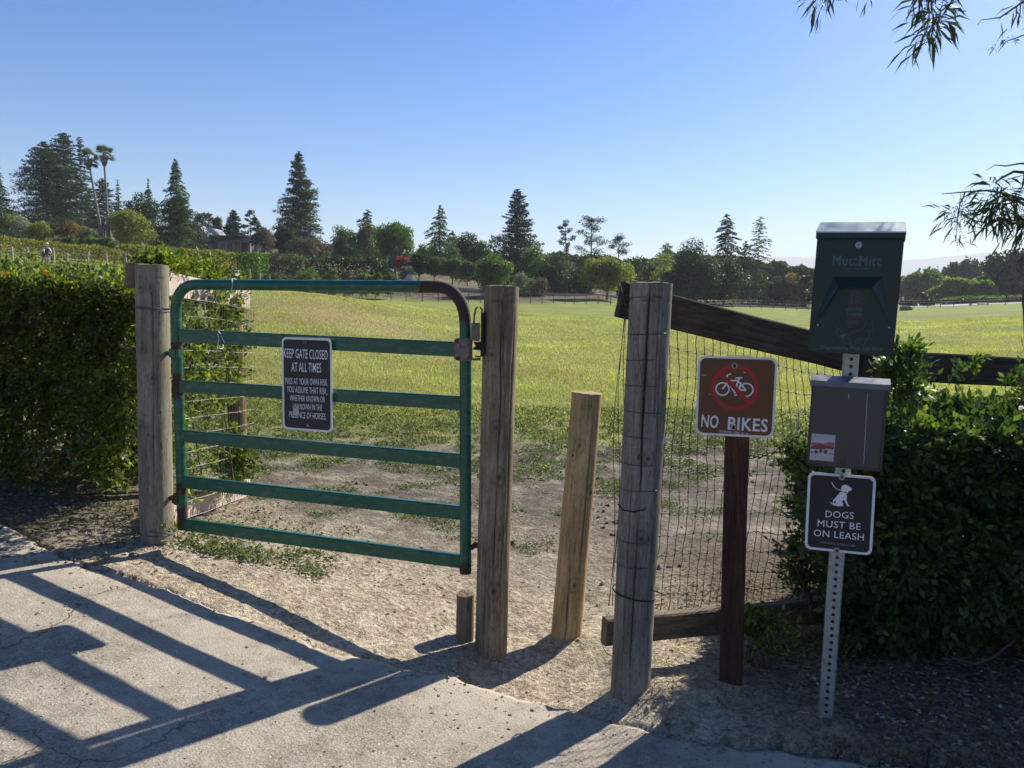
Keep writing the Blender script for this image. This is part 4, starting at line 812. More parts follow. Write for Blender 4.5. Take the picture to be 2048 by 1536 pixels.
# ------------------------------------------------------------------ near hedges
def left_hedge():
    h = thing('flowering_hedge', 'big dark green hedge with sunlit top and a few orange flowers at the left', 'hedge', (-3.4, 5.2, .25)); bpy.context.view_layer.update()
    def top(x, y): return 1.49+.05*(y-4.6)+.05*np.clip(-2.6-x, 0, 2)+.05*fbm(x*1.5, y*1.5, 3, 61)*2+.07*fbm(x*5, y*5, 2, 62)-.10*np.clip(x+2.35, 0, 1)*2-.03*np.clip(y-5.6, 0, 9)
    def front(x, z): return 4.52+.16*fbm(x*1.8+4, z*2.2, 3, 63)*2+.08*fbm(x*6, z*6, 2, 64)+.35*np.clip(.75-z, 0, 1)**1.2+np.clip(-2.5-x, 0, 3)*.12
    def right(y, z): return -2.32-.44*np.clip(y-5.35, 0, 9)+.12*fbm(y*2.5, z*2.5, 3, 65)*2-.25*np.clip(.7-z, 0, 1)
    b = MB(); Cs, Ds, Ls = [], [], []
    n = 19000; x = rng.uniform(-5.6, -2.0, n); z = .30+(1.66-.30)*rng.uniform(0, 1, n)**.85; dep = rng.exponential(.12, n)
    keep = (rng.uniform(0, 1, n) < np.clip(.35+(z-.3)*1.1+3.4*fbm(x*2.6, z*2.6, 3, 66), .05, 1)); x, z, dep = x[keep], z[keep], dep[keep]
    y = front(x, z)+dep; ok = (z < top(x, y)+.03) & (x < right(y, z)+.12); Cs.append(np.stack([x, y, z], 1)[ok]); n = ok.sum(); Ds.append(np.array([0, -.8, .1])+unit(n)*.9+np.array([0, 0, -.35])); Ls.append(rng.uniform(.055, .09, n))
    n = 24000; x = rng.uniform(-7.5, -2.0, n); y = 4.5+5.5*rng.uniform(0, 1, n)**1.3; z = top(x, y)-rng.exponential(.06, n)+.02; ok = (y > front(x, z)-.06) & (x < right(y, z)+.1)
    Cs.append(np.stack([x, y, z], 1)[ok]); n = ok.sum(); Ds.append(np.array([0, 0, .7])+unit(n)*.8); Ls.append(rng.uniform(.05, .085, n))
    n = 5200; y = rng.uniform(4.5, 7.5, n); z = rng.uniform(.3, 1.7, n); x = right(y, z)-rng.exponential(.10, n); ok = z < top(x, y)
    Cs.append(np.stack([x, y, z], 1)[ok]); n = ok.sum(); Ds.append(np.array([.8, 0, 0])+unit(n)*.8); Ls.append(rng.uniform(.06, .11, n))
    # interior filling
    n = 2600; x = rng.uniform(-6, -2.5, n); y = rng.uniform(4.8, 6.6, n); z = rng.uniform(.45, 1.5, n); Cs.append(np.stack([x, y, z], 1)); Ds.append(unit(n)); Ls.append(rng.uniform(.09, .14, n))
    sprigs(b, np.concatenate(Cs), np.concatenate(Ds), np.concatenate(Ls), 3)
    # long shoots standing out of the top
    for k in range(150):
        x = rng.uniform(-5.0, -2.2); y = rng.uniform(4.5, 6.5); z0 = float(top(np.array([x]), np.array([y]))[0]); L = rng.uniform(.03, .13); d = norm(np.array([rng.normal(0, .4), rng.normal(0, .4), 1.0]))
        t = np.linspace(0, 1, 6)[:, None]; sprigs(b, np.array([x, y, z0])+d*t*L, np.repeat([d], 6, 0)+unit(6)*.7, .07, 3)
    sub(b, 'foliage', M['hedge_leaf'], h)
    b = MB(); R_, T_ = [], []
    for k in range(34):
        x = rng.uniform(-5.2, -2.3); y = 4.95+rng.uniform(0, .8)+max(0, -2.5-x)*.12; g_ = gz(x, y); R_.append((x, y, g_-.03)); T_.append((min(-2.35, x+rng.normal(0, .35)), y+.1+rng.normal(0, .1), rng.uniform(.8, 1.3)))
    stems(b, R_, T_, .017); 
    R_, T_ = [], []
    for k in range(60):
        x = rng.uniform(-5.0, -2.1); z = rng.uniform(.25, .9); y = 4.75+rng.uniform(-.05, .3)+max(0, -2.5-x)*.12; R_.append((x, y, z)); T_.append((min(-2.3, x+rng.normal(0, .3)), y-.05, z+rng.uniform(-.15, .35)))
    stems(b, R_, T_, .006, 4); sub(b, 'stem', M['twig'], h)['kind'] = 'stuff'
    for (px, py, Y) in ((7, 551, 4.6), (93, 555, 4.58), (107, 556, 4.58), (97, 546, 4.6)):
        c = np.array(at(px, py, Y)); b = MB(); d = norm(rng.normal(0, 1, (9, 3))*[1, .6, 1]); sz = .017
        b.cards(c+d*sz*.9, d*sz, norm(np.cross(d, unit(9)))*sz*.42); sub(b, 'flower', M['flower'], h)
    return h
left_hedge()
def vine():
    v = thing('climbing_vine', 'bright sunlit green vine climbing through the short wire side fence', 'vine', at(420, 1000, 4.8)); bpy.context.view_layer.update()
    b = MB(); n = 2300; px = rng.uniform(345, 486, n); py = rng.uniform(560, 990, n); t = np.clip((px-352)/140, 0, 1)
    dn = fbm(px/38, py/45, 3, 71)*2+.12-.30*np.clip((py-700)/200, -1, 1.3)+.35*((px > 380) & (px < 470) & (py < 760))-.25*((py > 600) & (py < 760) & (px < 375))
    dn = dn-3*((py < 628) & (px < 425))-.5*((py < 600) & (px >= 425)); ok = dn > rng.uniform(-.4, .5, n); ok |= (np.hypot(px-484, (py-905)*1.0) < 22) | ((np.hypot((px-462)*.6, py-945) < 22))
    px, py, t = px[ok], py[ok], t[ok]; C = np.array([at(x, y, 1/((1-tt)/4.12+tt/5.2)) for x, y, tt in zip(px, py, t)])+rng.normal(0, .03, (len(px), 3))-np.array([.02, 0, 0])
    sprigs(b, C, np.array([.5, -.2, 0])+unit(len(C)), rng.uniform(.05, .085, len(C)), 3)
    n = 900; s = rng.uniform(0, 1, n); A0 = np.array(at(345, 545, 4.15)); A1 = np.array(at(470, 566, 5.2)); C = A0+(A1-A0)*s[:, None]+rng.normal(0, .032, (n, 3))+np.array([-.12, 0, .03]); sprigs(b, C, np.array([0, 0, .8])+unit(n), .065, 3)
    n = 140; C = np.array(at(486, 908, 4.9))+rng.normal(0, 1, (n, 3))*[.05, .05, .065]; sprigs(b, C, unit(n), .06, 3)
    n = 110; C = np.array(at(470, 940, 4.85))+rng.normal(0, 1, (n, 3))*[.07, .05, .05]; sprigs(b, C, unit(n), .06, 3)
    sub(b, 'foliage', M['hedge_leaf'], v); b = MB()
    stems(b, [at(x, 985, 4.7) for x in (380, 410, 440, 470)], [at(x, y, 4.75) for x, y in ((375, 640), (412, 640), (440, 620), (466, 640))], .006, 5); sub(b, 'stem', M['twig'], v)['kind'] = 'stuff'
vine()
def right_hedge():
    h = thing('leafy_hedge', 'large dark shaded hedge at the right behind the perforated pole', 'hedge', (2.3, 3.3, .05)); bpy.context.view_layer.update()
    def top(x, y): return .92+.10*fbm(x*2, y*2, 3, 81)*2+.08*fbm(x*6, y*6, 2, 82)+.10*np.clip((x-1.35)*2, -1.5, .8)-.04*(y-3.0)
    def front(x, z): return 3.02+.13*fbm(x*2.2, z*2.4, 3, 83)*2+.07*fbm(x*7, z*7, 2, 84)+.35*np.clip(.35-z, 0, 1)-.10*np.clip(x-1.6, 0, 2)-.08*np.sin(np.clip(z, 0, 1.1)*2.8)
    def left(y, z): return 1.40+.42*(y-3.05)+.10*fbm(y*3, z*3, 3, 85)*2-.12*np.sin(np.clip(z-.1, 0, 1.1)*2.9)+.22*np.clip((z-.75)*3, 0, 1)
    b = MB(); Cs, Ds, Ls = [], [], []
    def clip(x, y, z): return (z < top(x, y)+.03) & (y > front(x, z)-.03) & (x > left(y, z)-.03) & (z > -.02)
    n = 24000; x = rng.uniform(1.1, 4.4, n); z = rng.uniform(.0, 1.3, n); y = front(x, z)+rng.exponential(.10, n); ok = clip(x, y, z) & (rng.uniform(0, 1, n) < np.clip(.6+(z-.2)*1.0+3.2*fbm(x*3.0, z*3.0, 3, 86), .06, 1))
    Cs.append(np.stack([x, y, z], 1)[ok]); Ds.append(np.array([0, -.9, -.3])+unit(ok.sum())*.8); Ls.append(rng.uniform(.06, .10, ok.sum()))
    n = 7000; x = rng.uniform(1.1, 4.4, n); y = rng.uniform(2.8, 4.3, n); z = top(x, y)-rng.exponential(.06, n); ok = clip(x, y, z); Cs.append(np.stack([x, y, z], 1)[ok]); Ds.append(np.array([0, 0, .7])+unit(ok.sum())*.8); Ls.append(rng.uniform(.06, .105, ok.sum()))
    n = 3600; y = rng.uniform(2.9, 4.3, n); z = rng.uniform(0, 1.2, n); x = left(y, z)+rng.exponential(.08, n); ok = clip(x, y, z); Cs.append(np.stack([x, y, z], 1)[ok]); Ds.append(np.array([-.8, 0, 0])+unit(ok.sum())*.8); Ls.append(rng.uniform(.06, .105, ok.sum()))
    n = 3000; x = rng.uniform(1.35, 4.4, n); y = rng.uniform(3.15, 4.2, n); z = rng.uniform(.12, 1.0, n); ok = x > left(y, z)+.1; x, y, z = x[ok], y[ok], z[ok]; n = len(x); Cs.append(np.stack([x, y, z], 1)); Ds.append(unit(n)); Ls.append(rng.uniform(.09, .14, n))
    sprigs(b, np.concatenate(Cs), np.concatenate(Ds), np.concatenate(Ls), 3)
    def shoot(px, py0, py1, Y, k, sp=.03, dx=0):
        p0, p1 = np.array(at(px, py0, Y)), np.array(at(px+dx, py1, Y)); t = rng.uniform(0, 1, k)[:, None]; sprigs(b, p0+(p1-p0)*t+rng.normal(0, sp, (k, 3))*(1.1-t*.7), norm(p1-p0)*.6+unit(k), rng.uniform(.05, .08, k), 3)
    shoot(1798, 790, 700, 3.15, 120, .045, 14); shoot(1790, 800, 745, 3.1, 90, .05); shoot(1835, 770, 735, 3.2, 18, .02, 4); shoot(1935, 770, 725, 3.25, 14, .03, 8); shoot(2030, 810, 760, 3.2, 30, .04, 10)
    shoot(1605, 1190, 890, 3.2, 130, .035, -6); shoot(1600, 960, 900, 3.2, 70, .03, -10); shoot(1615, 1200, 1100, 3.15, 60, .03, -35)
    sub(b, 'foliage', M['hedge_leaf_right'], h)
    b = MB(); R_, T_ = [], []
    for k in range(30):
        x = rng.uniform(1.4, 4.0); y = rng.uniform(3.15, 3.5); R_.append((x, y, gz(x, y)-.03)); T_.append((max(1.45, x+rng.normal(0, .3)), y-.0+rng.normal(0, .1), rng.uniform(.5, .9)))
    stems(b, R_, T_, .013)
    for q in (((1975, 1330, 2.9), (2000, 1400, 2.75), (2050, 1490, 2.6)), ((1905, 1315, 2.9), (1950, 1328, 2.85), (1985, 1315, 2.9), (2030, 1280, 2.95)), ((1590, 1130, 3.1), (1610, 1180, 3.1), (1640, 1230, 3.15)), ((1575, 1095, 3.1), (1600, 1130, 3.1), (1612, 1190, 3.12), (1625, 1240, 3.15))):
        P = [at(*p) for p in q]; b.tube(P, [.0045]*len(P), 5)
    sub(b, 'stem', M['twig'], h)['kind'] = 'stuff'
right_hedge()
def small_plant(px, py, Y, r, n, label, L=.05, up=.5):
    c = np.array(at(px, py, Y)); g_ = gz(c[0], c[1]); v = thing('small_weed', label, 'weed', (c[0], c[1], g_)); bpy.context.view_layer.update()
    b = MB(); C = c+rng.normal(0, 1, (n, 3))*[r, r, r*.7]; C[:, 2] = np.maximum(C[:, 2], g_+.01); sprigs(b, C, np.array([0, -.2, up])+unit(n), rng.uniform(L*.7, L*1.2, n), 3); sub(b, 'foliage', M['hedge_leaf'], v)
    b = MB(); stems(b, [(c[0], c[1], g_-.01)]*5, [tuple(c+rng.normal(0, r*.7, 3)) for k in range(5)], .003, 4); sub(b, 'stem', M['twig'], v)['kind'] = 'stuff'
small_plant(1535, 1265, 3.05, .055, 110, 'leafy green seedling at the foot of the right fence beside the red timber post', .06)
small_plant(1505, 1240, 3.1, .03, 40, 'small sprout just behind the red timber post above the low rail', .05)
small_plant(350, 1062, 4.05, .055, 60, 'little leafy weed at the foot of the thick grey hinge post', .04, .8)
# ------------------------------------------------------------------ overhanging tree on the right
def weeping():
    tr = thing('overhanging_tree', 'tree with narrow drooping leaves hanging into the picture at the upper right', 'tree', (5.9, 5.6, gz(5.9, 5.6))); bpy.context.view_layer.update()
    g_ = gz(5.9, 5.6); b = MB(); b.tube([(5.9, 5.6, g_-.2), (5.85, 5.6, 1.0), (5.8, 5.5, 2.2), (5.6, 5.3, 3.2), (5.5, 5.2, 4.4)], [.17, .14, .12, .09, .04], 12); sub(b, 'trunk', M['bark'], tr, True)
    b = MB(); lim = []
    def limb(pts, r): b.tube(pts, r, 6)
    limb([(5.8, 5.5, 2.2), (4.8, 5.0, 3.0), (3.6, 4.2, 3.35), (2.6, 3.6, 3.2), tuple(at(1860, -60, 3.3)), tuple(at(1856, 20, 3.25))], [.06, .05, .035, .02, .01, .004])
    limb([(5.7, 5.4, 2.6), (4.6, 4.4, 3.3), (3.0, 3.4, 3.3), tuple(at(1700, -150, 3.0)), tuple(at(1652, -20, 3.0))], [.06, .04, .025, .012, .004])
    limb([(5.8, 5.5, 2.0), (4.2, 4.6, 2.3), (3.0, 3.9, 2.25), tuple(at(2100, 325, 3.4)), tuple(at(2048, 345, 3.3)), tuple(at(2028, 343, 3.3)), tuple(at(2003, 356, 3.3)), tuple(at(1990, 366, 3.3))], [.05, .04, .02, .010, .007, .006, .004, .003])
    limb([(3.0, 3.9, 2.25), tuple(at(2110, 430, 3.3)), tuple(at(2045, 398, 3.3)), tuple(at(2000, 385, 3.3)), tuple(at(1975, 381, 3.3)), tuple(at(1930, 384, 3.3)), tuple(at(1883, 388, 3.3))], [.02, .010, .006, .005, .004, .003, .0015])
    limb([tuple(at(1930, 384, 3.3)), tuple(at(1927, 395, 3.3)), tuple(at(1920, 408, 3.3)), tuple(at(1915, 440, 3.3)), tuple(at(1912, 480, 3.3))], [.003, .003, .002, .002, .001])
    limb([(3.0, 3.9, 2.25), tuple(at(2120, 330, 3.3)), tuple(at(2040, 327, 3.3)), tuple(at(2012, 332, 3.3)), tuple(at(1990, 330, 3.3)), tuple(at(1972, 341, 3.3))], [.02, .006, .004, .003, .002, .001])
    limb([(3.6, 4.2, 3.3), tuple(at(2120, -40, 3.2)), tuple(at(2040, 8, 3.2)), tuple(at(2000, 35, 3.2)), tuple(at(1962, 40, 3.2)), tuple(at(1955, 50, 3.2))], [.02, .006, .004, .003, .0015, .001])
    limb([(3.0, 3.9, 2.25), tuple(at(2130, 60, 3.2)), tuple(at(2048, 70, 3.2)), tuple(at(2012, 83, 3.2)), tuple(at(1996, 104, 3.2))], [.02, .006, .003, .002, .001])
    limb([(3.0, 3.9, 2.25), tuple(at(2090, 430, 3.2)), tuple(at(2062, 520, 3.2)), tuple(at(2046, 590, 3.2)), tuple(at(2050, 700, 3.2))], [.02, .006, .005, .004, .002])
    for k in range(26):
        d = norm(np.array([rng.uniform(-.6, 1), rng.uniform(-.6, 1), rng.uniform(-.1, .9)])); p0 = np.array([5.6, 5.35, rng.uniform(2.4, 4.0)]); L = rng.uniform(1.0, 2.2)
        b.tube([p0, p0+d*L*.5+[0, 0, .15], p0+d*L], [.035, .02, .006], 5)
    sub(b, 'limb', M['twig'], tr)['kind'] = 'stuff'
    b = MB(); bb = MB()
    def droop(C, D, L, wd):
        """long narrow curved leaf: two cards end to end"""
        C = np.asarray(C); n = len(C); D = norm(D); L = np.broadcast_to(L, (n,))[:, None]; S_ = norm(np.cross(D, unit(n)))*wd*L
        D2 = norm(D+np.array([0, 0, -.55])+rng.normal(0, .22, (n, 3))); m = C+D*L*.52; e = m+D2*L*.48
        V = np.stack([C, m+S_, m-S_, e], 1); u1 = C+D*L*.2+S_*.75; u2 = C+D*L*.2-S_*.75; 
        V = np.stack([C, u1, m+S_, e, m-S_, u2], 1).reshape(-1, 3); b.add(V, np.arange(n*6).reshape(n, 6))
    def cluster(px, py, rx, ry, n_, Y=3.25, L=.09, up=0.0, berries=20, out=.55, n=0):
        n = int(n_*1.45)
        c = np.array(at(px, py, Y)); s_ = Y/F; o = np.stack([rng.normal(0, .42, n)*rx*s_, rng.normal(0, .06, n), rng.normal(0, .42, n)*ry*s_], 1)
        D = norm(o*[1.6, .8, .8]+1e-3)*out+np.array([0, 0, -.55+up])+unit(n)*.6; droop(c+o*.95, D, rng.uniform(.55, 1.25, n)*L, .042)
        k = berries
        for i in range(k):
            p = c+np.array([rng.normal(0, .3)*rx*s_, rng.normal(0, .04), rng.normal(0, .35)*ry*s_]); r_ = .0028
            bb.add(p+np.array([[1, 0, 0], [-1, 0, 0], [0, 1, 0], [0, -1, 0], [0, 0, 1], [0, 0, -1]])*r_, [(0, 2, 4), (2, 1, 4), (1, 3, 4), (3, 0, 4), (2, 0, 5), (1, 2, 5), (3, 1, 5), (0, 3, 5)])
        q = 5
        for i in range(q):
            p = c+np.array([rng.normal(0, .15)*rx*s_, 0, ry*s_*.5]); e_ = c+np.array([rng.normal(0, .3)*rx*s_, 0, -ry*s_*rng.uniform(.2, .8)]); bb.tube([p, (p+e_)/2+rng.normal(0, .006, 3), e_], [.0016, .0012, .0006], 4)
    cluster(1647, -4, 26, 34, 26, 3.1, .085, berries=30); cluster(1860, -5, 42, 40, 60, 3.25, .10, berries=90); cluster(1868, 52, 28, 45, 46, 3.25, .11, berries=110, out=.8); cluster(1845, 78, 20, 18, 9, 3.25, .09, berries=8)
    cluster(1738, -10, 12, 14, 5, 3.1, .06, berries=3); cluster(2042, 12, 18, 34, 22, 3.2, .09, berries=6); cluster(2005, 86, 12, 10, 16, 3.2, .036, .35, berries=14, out=.9)
    cluster(1918, 433, 32, 34, 42, 3.3, .075, .15, berries=120, out=.9); cluster(1919, 480, 8, 18, 6, 3.3, .07, berries=22); cluster(1921, 403, 22, 12, 6, 3.3, .05, .9, berries=0)
    cluster(1992, 392, 24, 34, 34, 3.3, .095, .1, berries=60, out=.9); cluster(1985, 425, 24, 30, 40, 3.3, .10, berries=60, out=.8); cluster(2030, 415, 34, 34, 70, 3.3, .10, berries=90, out=.8); cluster(2046, 450, 26, 42, 60, 3.3, .10, berries=60); cluster(1990, 362, 24, 14, 8, 3.3, .075, .8, berries=0)
    cluster(2042, 530, 6, 36, 6, 3.2, .07, berries=8); cluster(2048, 590, 10, 36, 7, 3.2, .06, .1, berries=4); cluster(2054, 680, 14, 28, 7, 3.2, .06, .1, berries=2)
    # the crown outside the picture
    n = 15000; cc = np.array([[6.0, 6.1, 3.9], [6.9, 5.2, 3.6], [5.6, 4.9, 3.9], [6.6, 7.0, 3.7], [7.4, 6.4, 3.4], [4.9, 4.0, 3.75], [6.4, 4.2, 3.2], [5.9, 3.4, 3.3]]); k = rng.integers(0, len(cc), n)
    C = cc[k]+unit(n)*(rng.uniform(.2, 1, n)**.5)[:, None]*[.95, .95, .75]; u_ = C[:, 0]/C[:, 1]; okc = (u_ > .74) | (C[:, 2]-CZ > .47*C[:, 1]); C = C[okc]; n = len(C)
    droop(C, np.array([0, 0, -.7])+unit(n)*.8, rng.uniform(.12, .2, n), .10)
    sub(b, 'leaves', M['twig_leaf'], tr); sub(bb, 'berries', M['twig'], tr)['kind'] = 'stuff'
weeping()
# ------------------------------------------------------------------ ground cover
def groundpts(n, u0, u1, y0, y1, p=1.0):
    u = rng.uniform(u0, u1, n); y = y0*(y1/y0)**(rng.uniform(0, 1, n)**p); x = u*y; return x, y
def litter():
    # meadow blades
    n = 420000; x, y = groundpts(n, -.80, .85, 6.2, 46, .95); z = ground(x, y)
    m = y+5*fbm(x*1.1, y*1.1, 3, 91)+5*fbm(x*6, y*6, 3, 92)-.16*x; ok = rng.uniform(0, 1, n) < np.clip((m-7.6)/3, 0, 1); ok &= rng.uniform(0, 1, n) > .55*np.clip(1.2-((x+5+(y-25)*.55)/2.2)**2-((y-25)/7)**2, 0, 1); x, y, z = x[ok], y[ok], z[ok]; n = len(x)
    h = rng.uniform(.012, .045, n)*np.clip(y/9, .6, 1.35)*(1+.9*fbm(x*.8, y*.8, 3, 93)); w_ = .0018*np.clip(y/5, 1, 8)*rng.uniform(.6, 1.5, n)
    a_ = rng.uniform(0, 2*math.pi, n); ln = rng.normal(0, .45, (n, 2)); S_ = np.stack([np.cos(a_), np.sin(a_), 0*a_], 1)*w_[:, None]; B = np.stack([x, y, z-.005], 1); T = np.stack([x+ln[:, 0]*h, y+ln[:, 1]*h, z+h], 1)
    mid = (B+T)/2+np.array([0, 0, .12])*h[:, None]; V = np.stack([B-S_, B+S_, mid+S_*.8, T, mid-S_*.8], 1).reshape(-1, 3); b = MB(); b.add(V, np.arange(n*5).reshape(n, 5)); g = b.obj('meadow_grass', M['grass']); tag(g, kind='stuff')
    # low weeds dotted over the bare earth
    b = MB(); n = 46000; x, y = groundpts(n, -.55, .66, 4.6, 11, 1.0); c_ = fbm(x*2.3, y*2.3, 3, 95)*2+fbm(x*8, y*8, 2, 96); ok = (c_+.34*(y-6.4)*.45 > .16+rng.uniform(-.10, .12, n)) & ~((x > .3) & (y < 4.9)); x, y = x[ok], y[ok]; z = ground(x, y)
    reps = 5; X = np.repeat(x, reps)+rng.normal(0, .025, len(x)*reps); Y = np.repeat(y, reps)+rng.normal(0, .025, len(x)*reps); Z = np.repeat(z, reps)+rng.uniform(.003, .028, len(X)); cards_at(b, np.stack([X, Y, Z], 1), .0095*np.clip(Y/5.5, .8, 1.7), .55, .5)
    o = b.obj('weeds', M['weed']); tag(o, kind='stuff')
    b = MB(); n = 1300; x = rng.uniform(-1.75, -.95, n); y = 3.98+rng.exponential(.28, n)+.12*fbm(x*4, x*0, 2, 97)-.12*(x+1.8); c_ = fbm(x*5, y*5, 3, 98)*2; ok = c_ > rng.uniform(-.5, .35, n); x, y = x[ok], y[ok]; z = ground(x, y)
    for k in range(4): cards_at(b, np.stack([x+rng.normal(0, .02, len(x)), y+rng.normal(0, .02, len(x)), z+rng.uniform(.004, .035, len(x))], 1), .011, .4, .5)
    n = 700; x = rng.uniform(-3.2, -1.95, n); y = rng.uniform(3.75, 4.7, n)-.2*(x+2.4); ok = fbm(x*4, y*4, 3, 99)*2 > rng.uniform(-.1, .5, n); x, y = x[ok], y[ok]; z = ground(x, y)
    for k in range(4): cards_at(b, np.stack([x+rng.normal(0, .02, len(x)), y+rng.normal(0, .02, len(x)), z+rng.uniform(.004, .04, len(x))], 1), .011, .4, .5)
    o = b.obj('weeds', M['weed']); tag(o, kind='stuff')
    # dead leaves and straw
    def scat(n, x0, x1, y0, y1, size, asp, m, name, bias=None, lift=.004, flat=.75):
        x = rng.uniform(x0, x1, n); y = rng.uniform(y0, y1, n)
        if bias is not None: ok = bias(x, y) > rng.uniform(0, 1, n); x, y = x[ok], y[ok]
        ia = y < aedge(x)+.005; z = np.where(ia, aheight(x, y), ground(x, y)); b = MB(); cards_at(b, np.stack([x, y, z+lift], 1), size, flat, asp); o = b.obj(name, m); tag(o, kind='stuff')
    scat(5200, -4.6, -1.7, 3.5, 6.2, .014, .45, M['dryleaf'], 'leaf_litter', lambda x, y: np.clip(.9-np.abs(y-4.7-.12*(-2.5-x))*.8, .05, 1))
    scat(9500, .75, 4.2, 2.35, 4.2, .012, .42, M['dryleaf'], 'leaf_litter', lambda x, y: np.clip((x-.9)*1.3+(y-2.6)*.5, .03, 1))
    scat(1800, -1.9, -.2, 3.85, 5.2, .011, .35, M['dryleaf'], 'leaf_litter', lambda x, y: np.clip(1-(y-3.95)*1.3, .05, 1)*np.clip(.5+2*fbm(x*3, y*3, 2, 3), .1, 1))
    scat(5000, -1.9, 1.6, 3.0, 7.5, .012, .12, M['straw'], 'straw', lambda x, y: np.clip(.35+2.5*fbm(x*2.5, y*2.5, 3, 8), .03, .8))
    scat(900, .45, 1.3, 2.75, 3.4, .020, .08, M['straw'], 'straw', None, .006, .6)
    scat(1600, -2.6, 1.4, 2.4, 3.9, .0055, .5, M['straw'], 'straw', lambda x, y: np.clip(1-np.abs(y-aedge(x)+.06)*6, 0, 1))
    scat(420, -2.2, 1.2, 1.9, 2.95, .006, .5, M['dryleaf'], 'leaf_litter')
    def peb(n, x0, x1, y0, y1, s0, s1, name, m, bias=None):
        x = rng.uniform(x0, x1, n); y = rng.uniform(y0, y1, n)
        if bias is not None: ok = bias(x, y) > rng.uniform(0, 1, n); x, y = x[ok], y[ok]
        ia = y < aedge(x)+.005; z = np.where(ia, aheight(x, y), ground(x, y)); n = len(x); s_ = s0*(s1/s0)**(rng.uniform(0, 1, n)**2.5); base = np.array([[1, 0, 0], [0, 1, 0], [-1, 0, 0], [0, -1, 0], [0, 0, .7], [0, 0, -.7], [.6, .6, .35], [-.6, .6, .3], [-.6, -.6, .35], [.6, -.6, .3]])
        F_ = np.array([(0, 6, 4), (6, 1, 4), (1, 7, 4), (7, 2, 4), (2, 8, 4), (8, 3, 4), (3, 9, 4), (9, 0, 4), (0, 5, 6), (6, 5, 1), (1, 5, 7), (7, 5, 2), (2, 5, 8), (8, 5, 3), (3, 5, 9), (9, 5, 0)])
        V = base[None]*rng.uniform(.6, 1.3, (n, 10, 1))*s_[:, None, None]*rng.uniform(.6, 1.4, (n, 1, 3)); V += np.stack([x, y, z+s_*.2], 1)[:, None]; b = MB(); b.add(V.reshape(-1, 3), (F_[None]+np.arange(n)[:, None, None]*10).reshape(-1, 3)); o = b.obj(name, m); tag(o, kind='stuff')
    peb(5200, -2.0, 1.4, 2.7, 6.5, .0018, .011, 'gravel', M['stone'], lambda x, y: np.clip(.45+2.5*fbm(x*2, y*2, 3, 6), .05, 1)); peb(3200, .5, 3.4, 2.1, 3.6, .002, .012, 'gravel', M['stone']); peb(900, -2.2, 1.6, 1.9, 2.9, .0018, .006, 'gravel', M['stone']); peb(5000, -3.2, 1.2, 2.3, 4.2, .002, .010, 'gravel', M['stone'], lambda x, y: np.clip(1-np.abs(y-aedge(x)+.04)*7, 0, 1))
    peb(5200, -1.7, 2.3, 4.0, 8.5, .005, .026, 'earth_clods', M['clod'], lambda x, y: np.clip(-.1+3*fbm(x*1.8, y*1.8, 3, 16), .0, 1)*np.clip((y-3.9), .05, 1))
    peb(1500, -4.2, -1.9, 3.5, 4.9, .003, .018, 'earth_clods', M['clod'])
M['clod'] = simple('dry_earth_clod', (.16, .125, .095), .95, 0, .4, 15, .002)
litter()
c0 = at(655, 1118, 3.7); 
# a stone and a dark clod by the posts
def rock(px, py, Y, s_, m, label, name='stone', sq=(1, .8, .6)):
    c = at(px, py, Y); g_ = gz(c.x, c.y); bm = bmesh.new(); bmesh.ops.create_icosphere(bm, subdivisions=3, radius=s_)
    for v in bm.verts:
        n_ = fbm(np.array([v.co.x/s_*1.3+px]), np.array([v.co.y/s_*1.3+v.co.z/s_]), 3, 5)[0]; v.co *= 1+.5*n_; v.co.x *= sq[0]; v.co.y *= sq[1]; v.co.z *= sq[2]
    me = bpy.data.meshes.new(name); bm.to_mesh(me); bm.free(); me.materials.append(m); o = link(bpy.data.objects.new(name, me)); o.location = (c.x, c.y, g_+s_*.2*sq[2]); tag(o, label, 'stone' if name == 'stone' else 'clod'); return o
rock(318, 1098, 3.95, .036, M['clod'], 'dark clod of earth at the foot of the thick grey hinge post', 'earth_clod', (1.2, .8, .5))
rock(407, 1118, 3.9, .018, M['stone'], 'small grey stone on the sunlit dirt below the gate corner', 'stone', (1.2, .8, .5))
rock(1412, 1358, 2.9, .026, M['clod'], 'black clod lying left of the red timber post', 'earth_clod', (1.5, 1, .6))
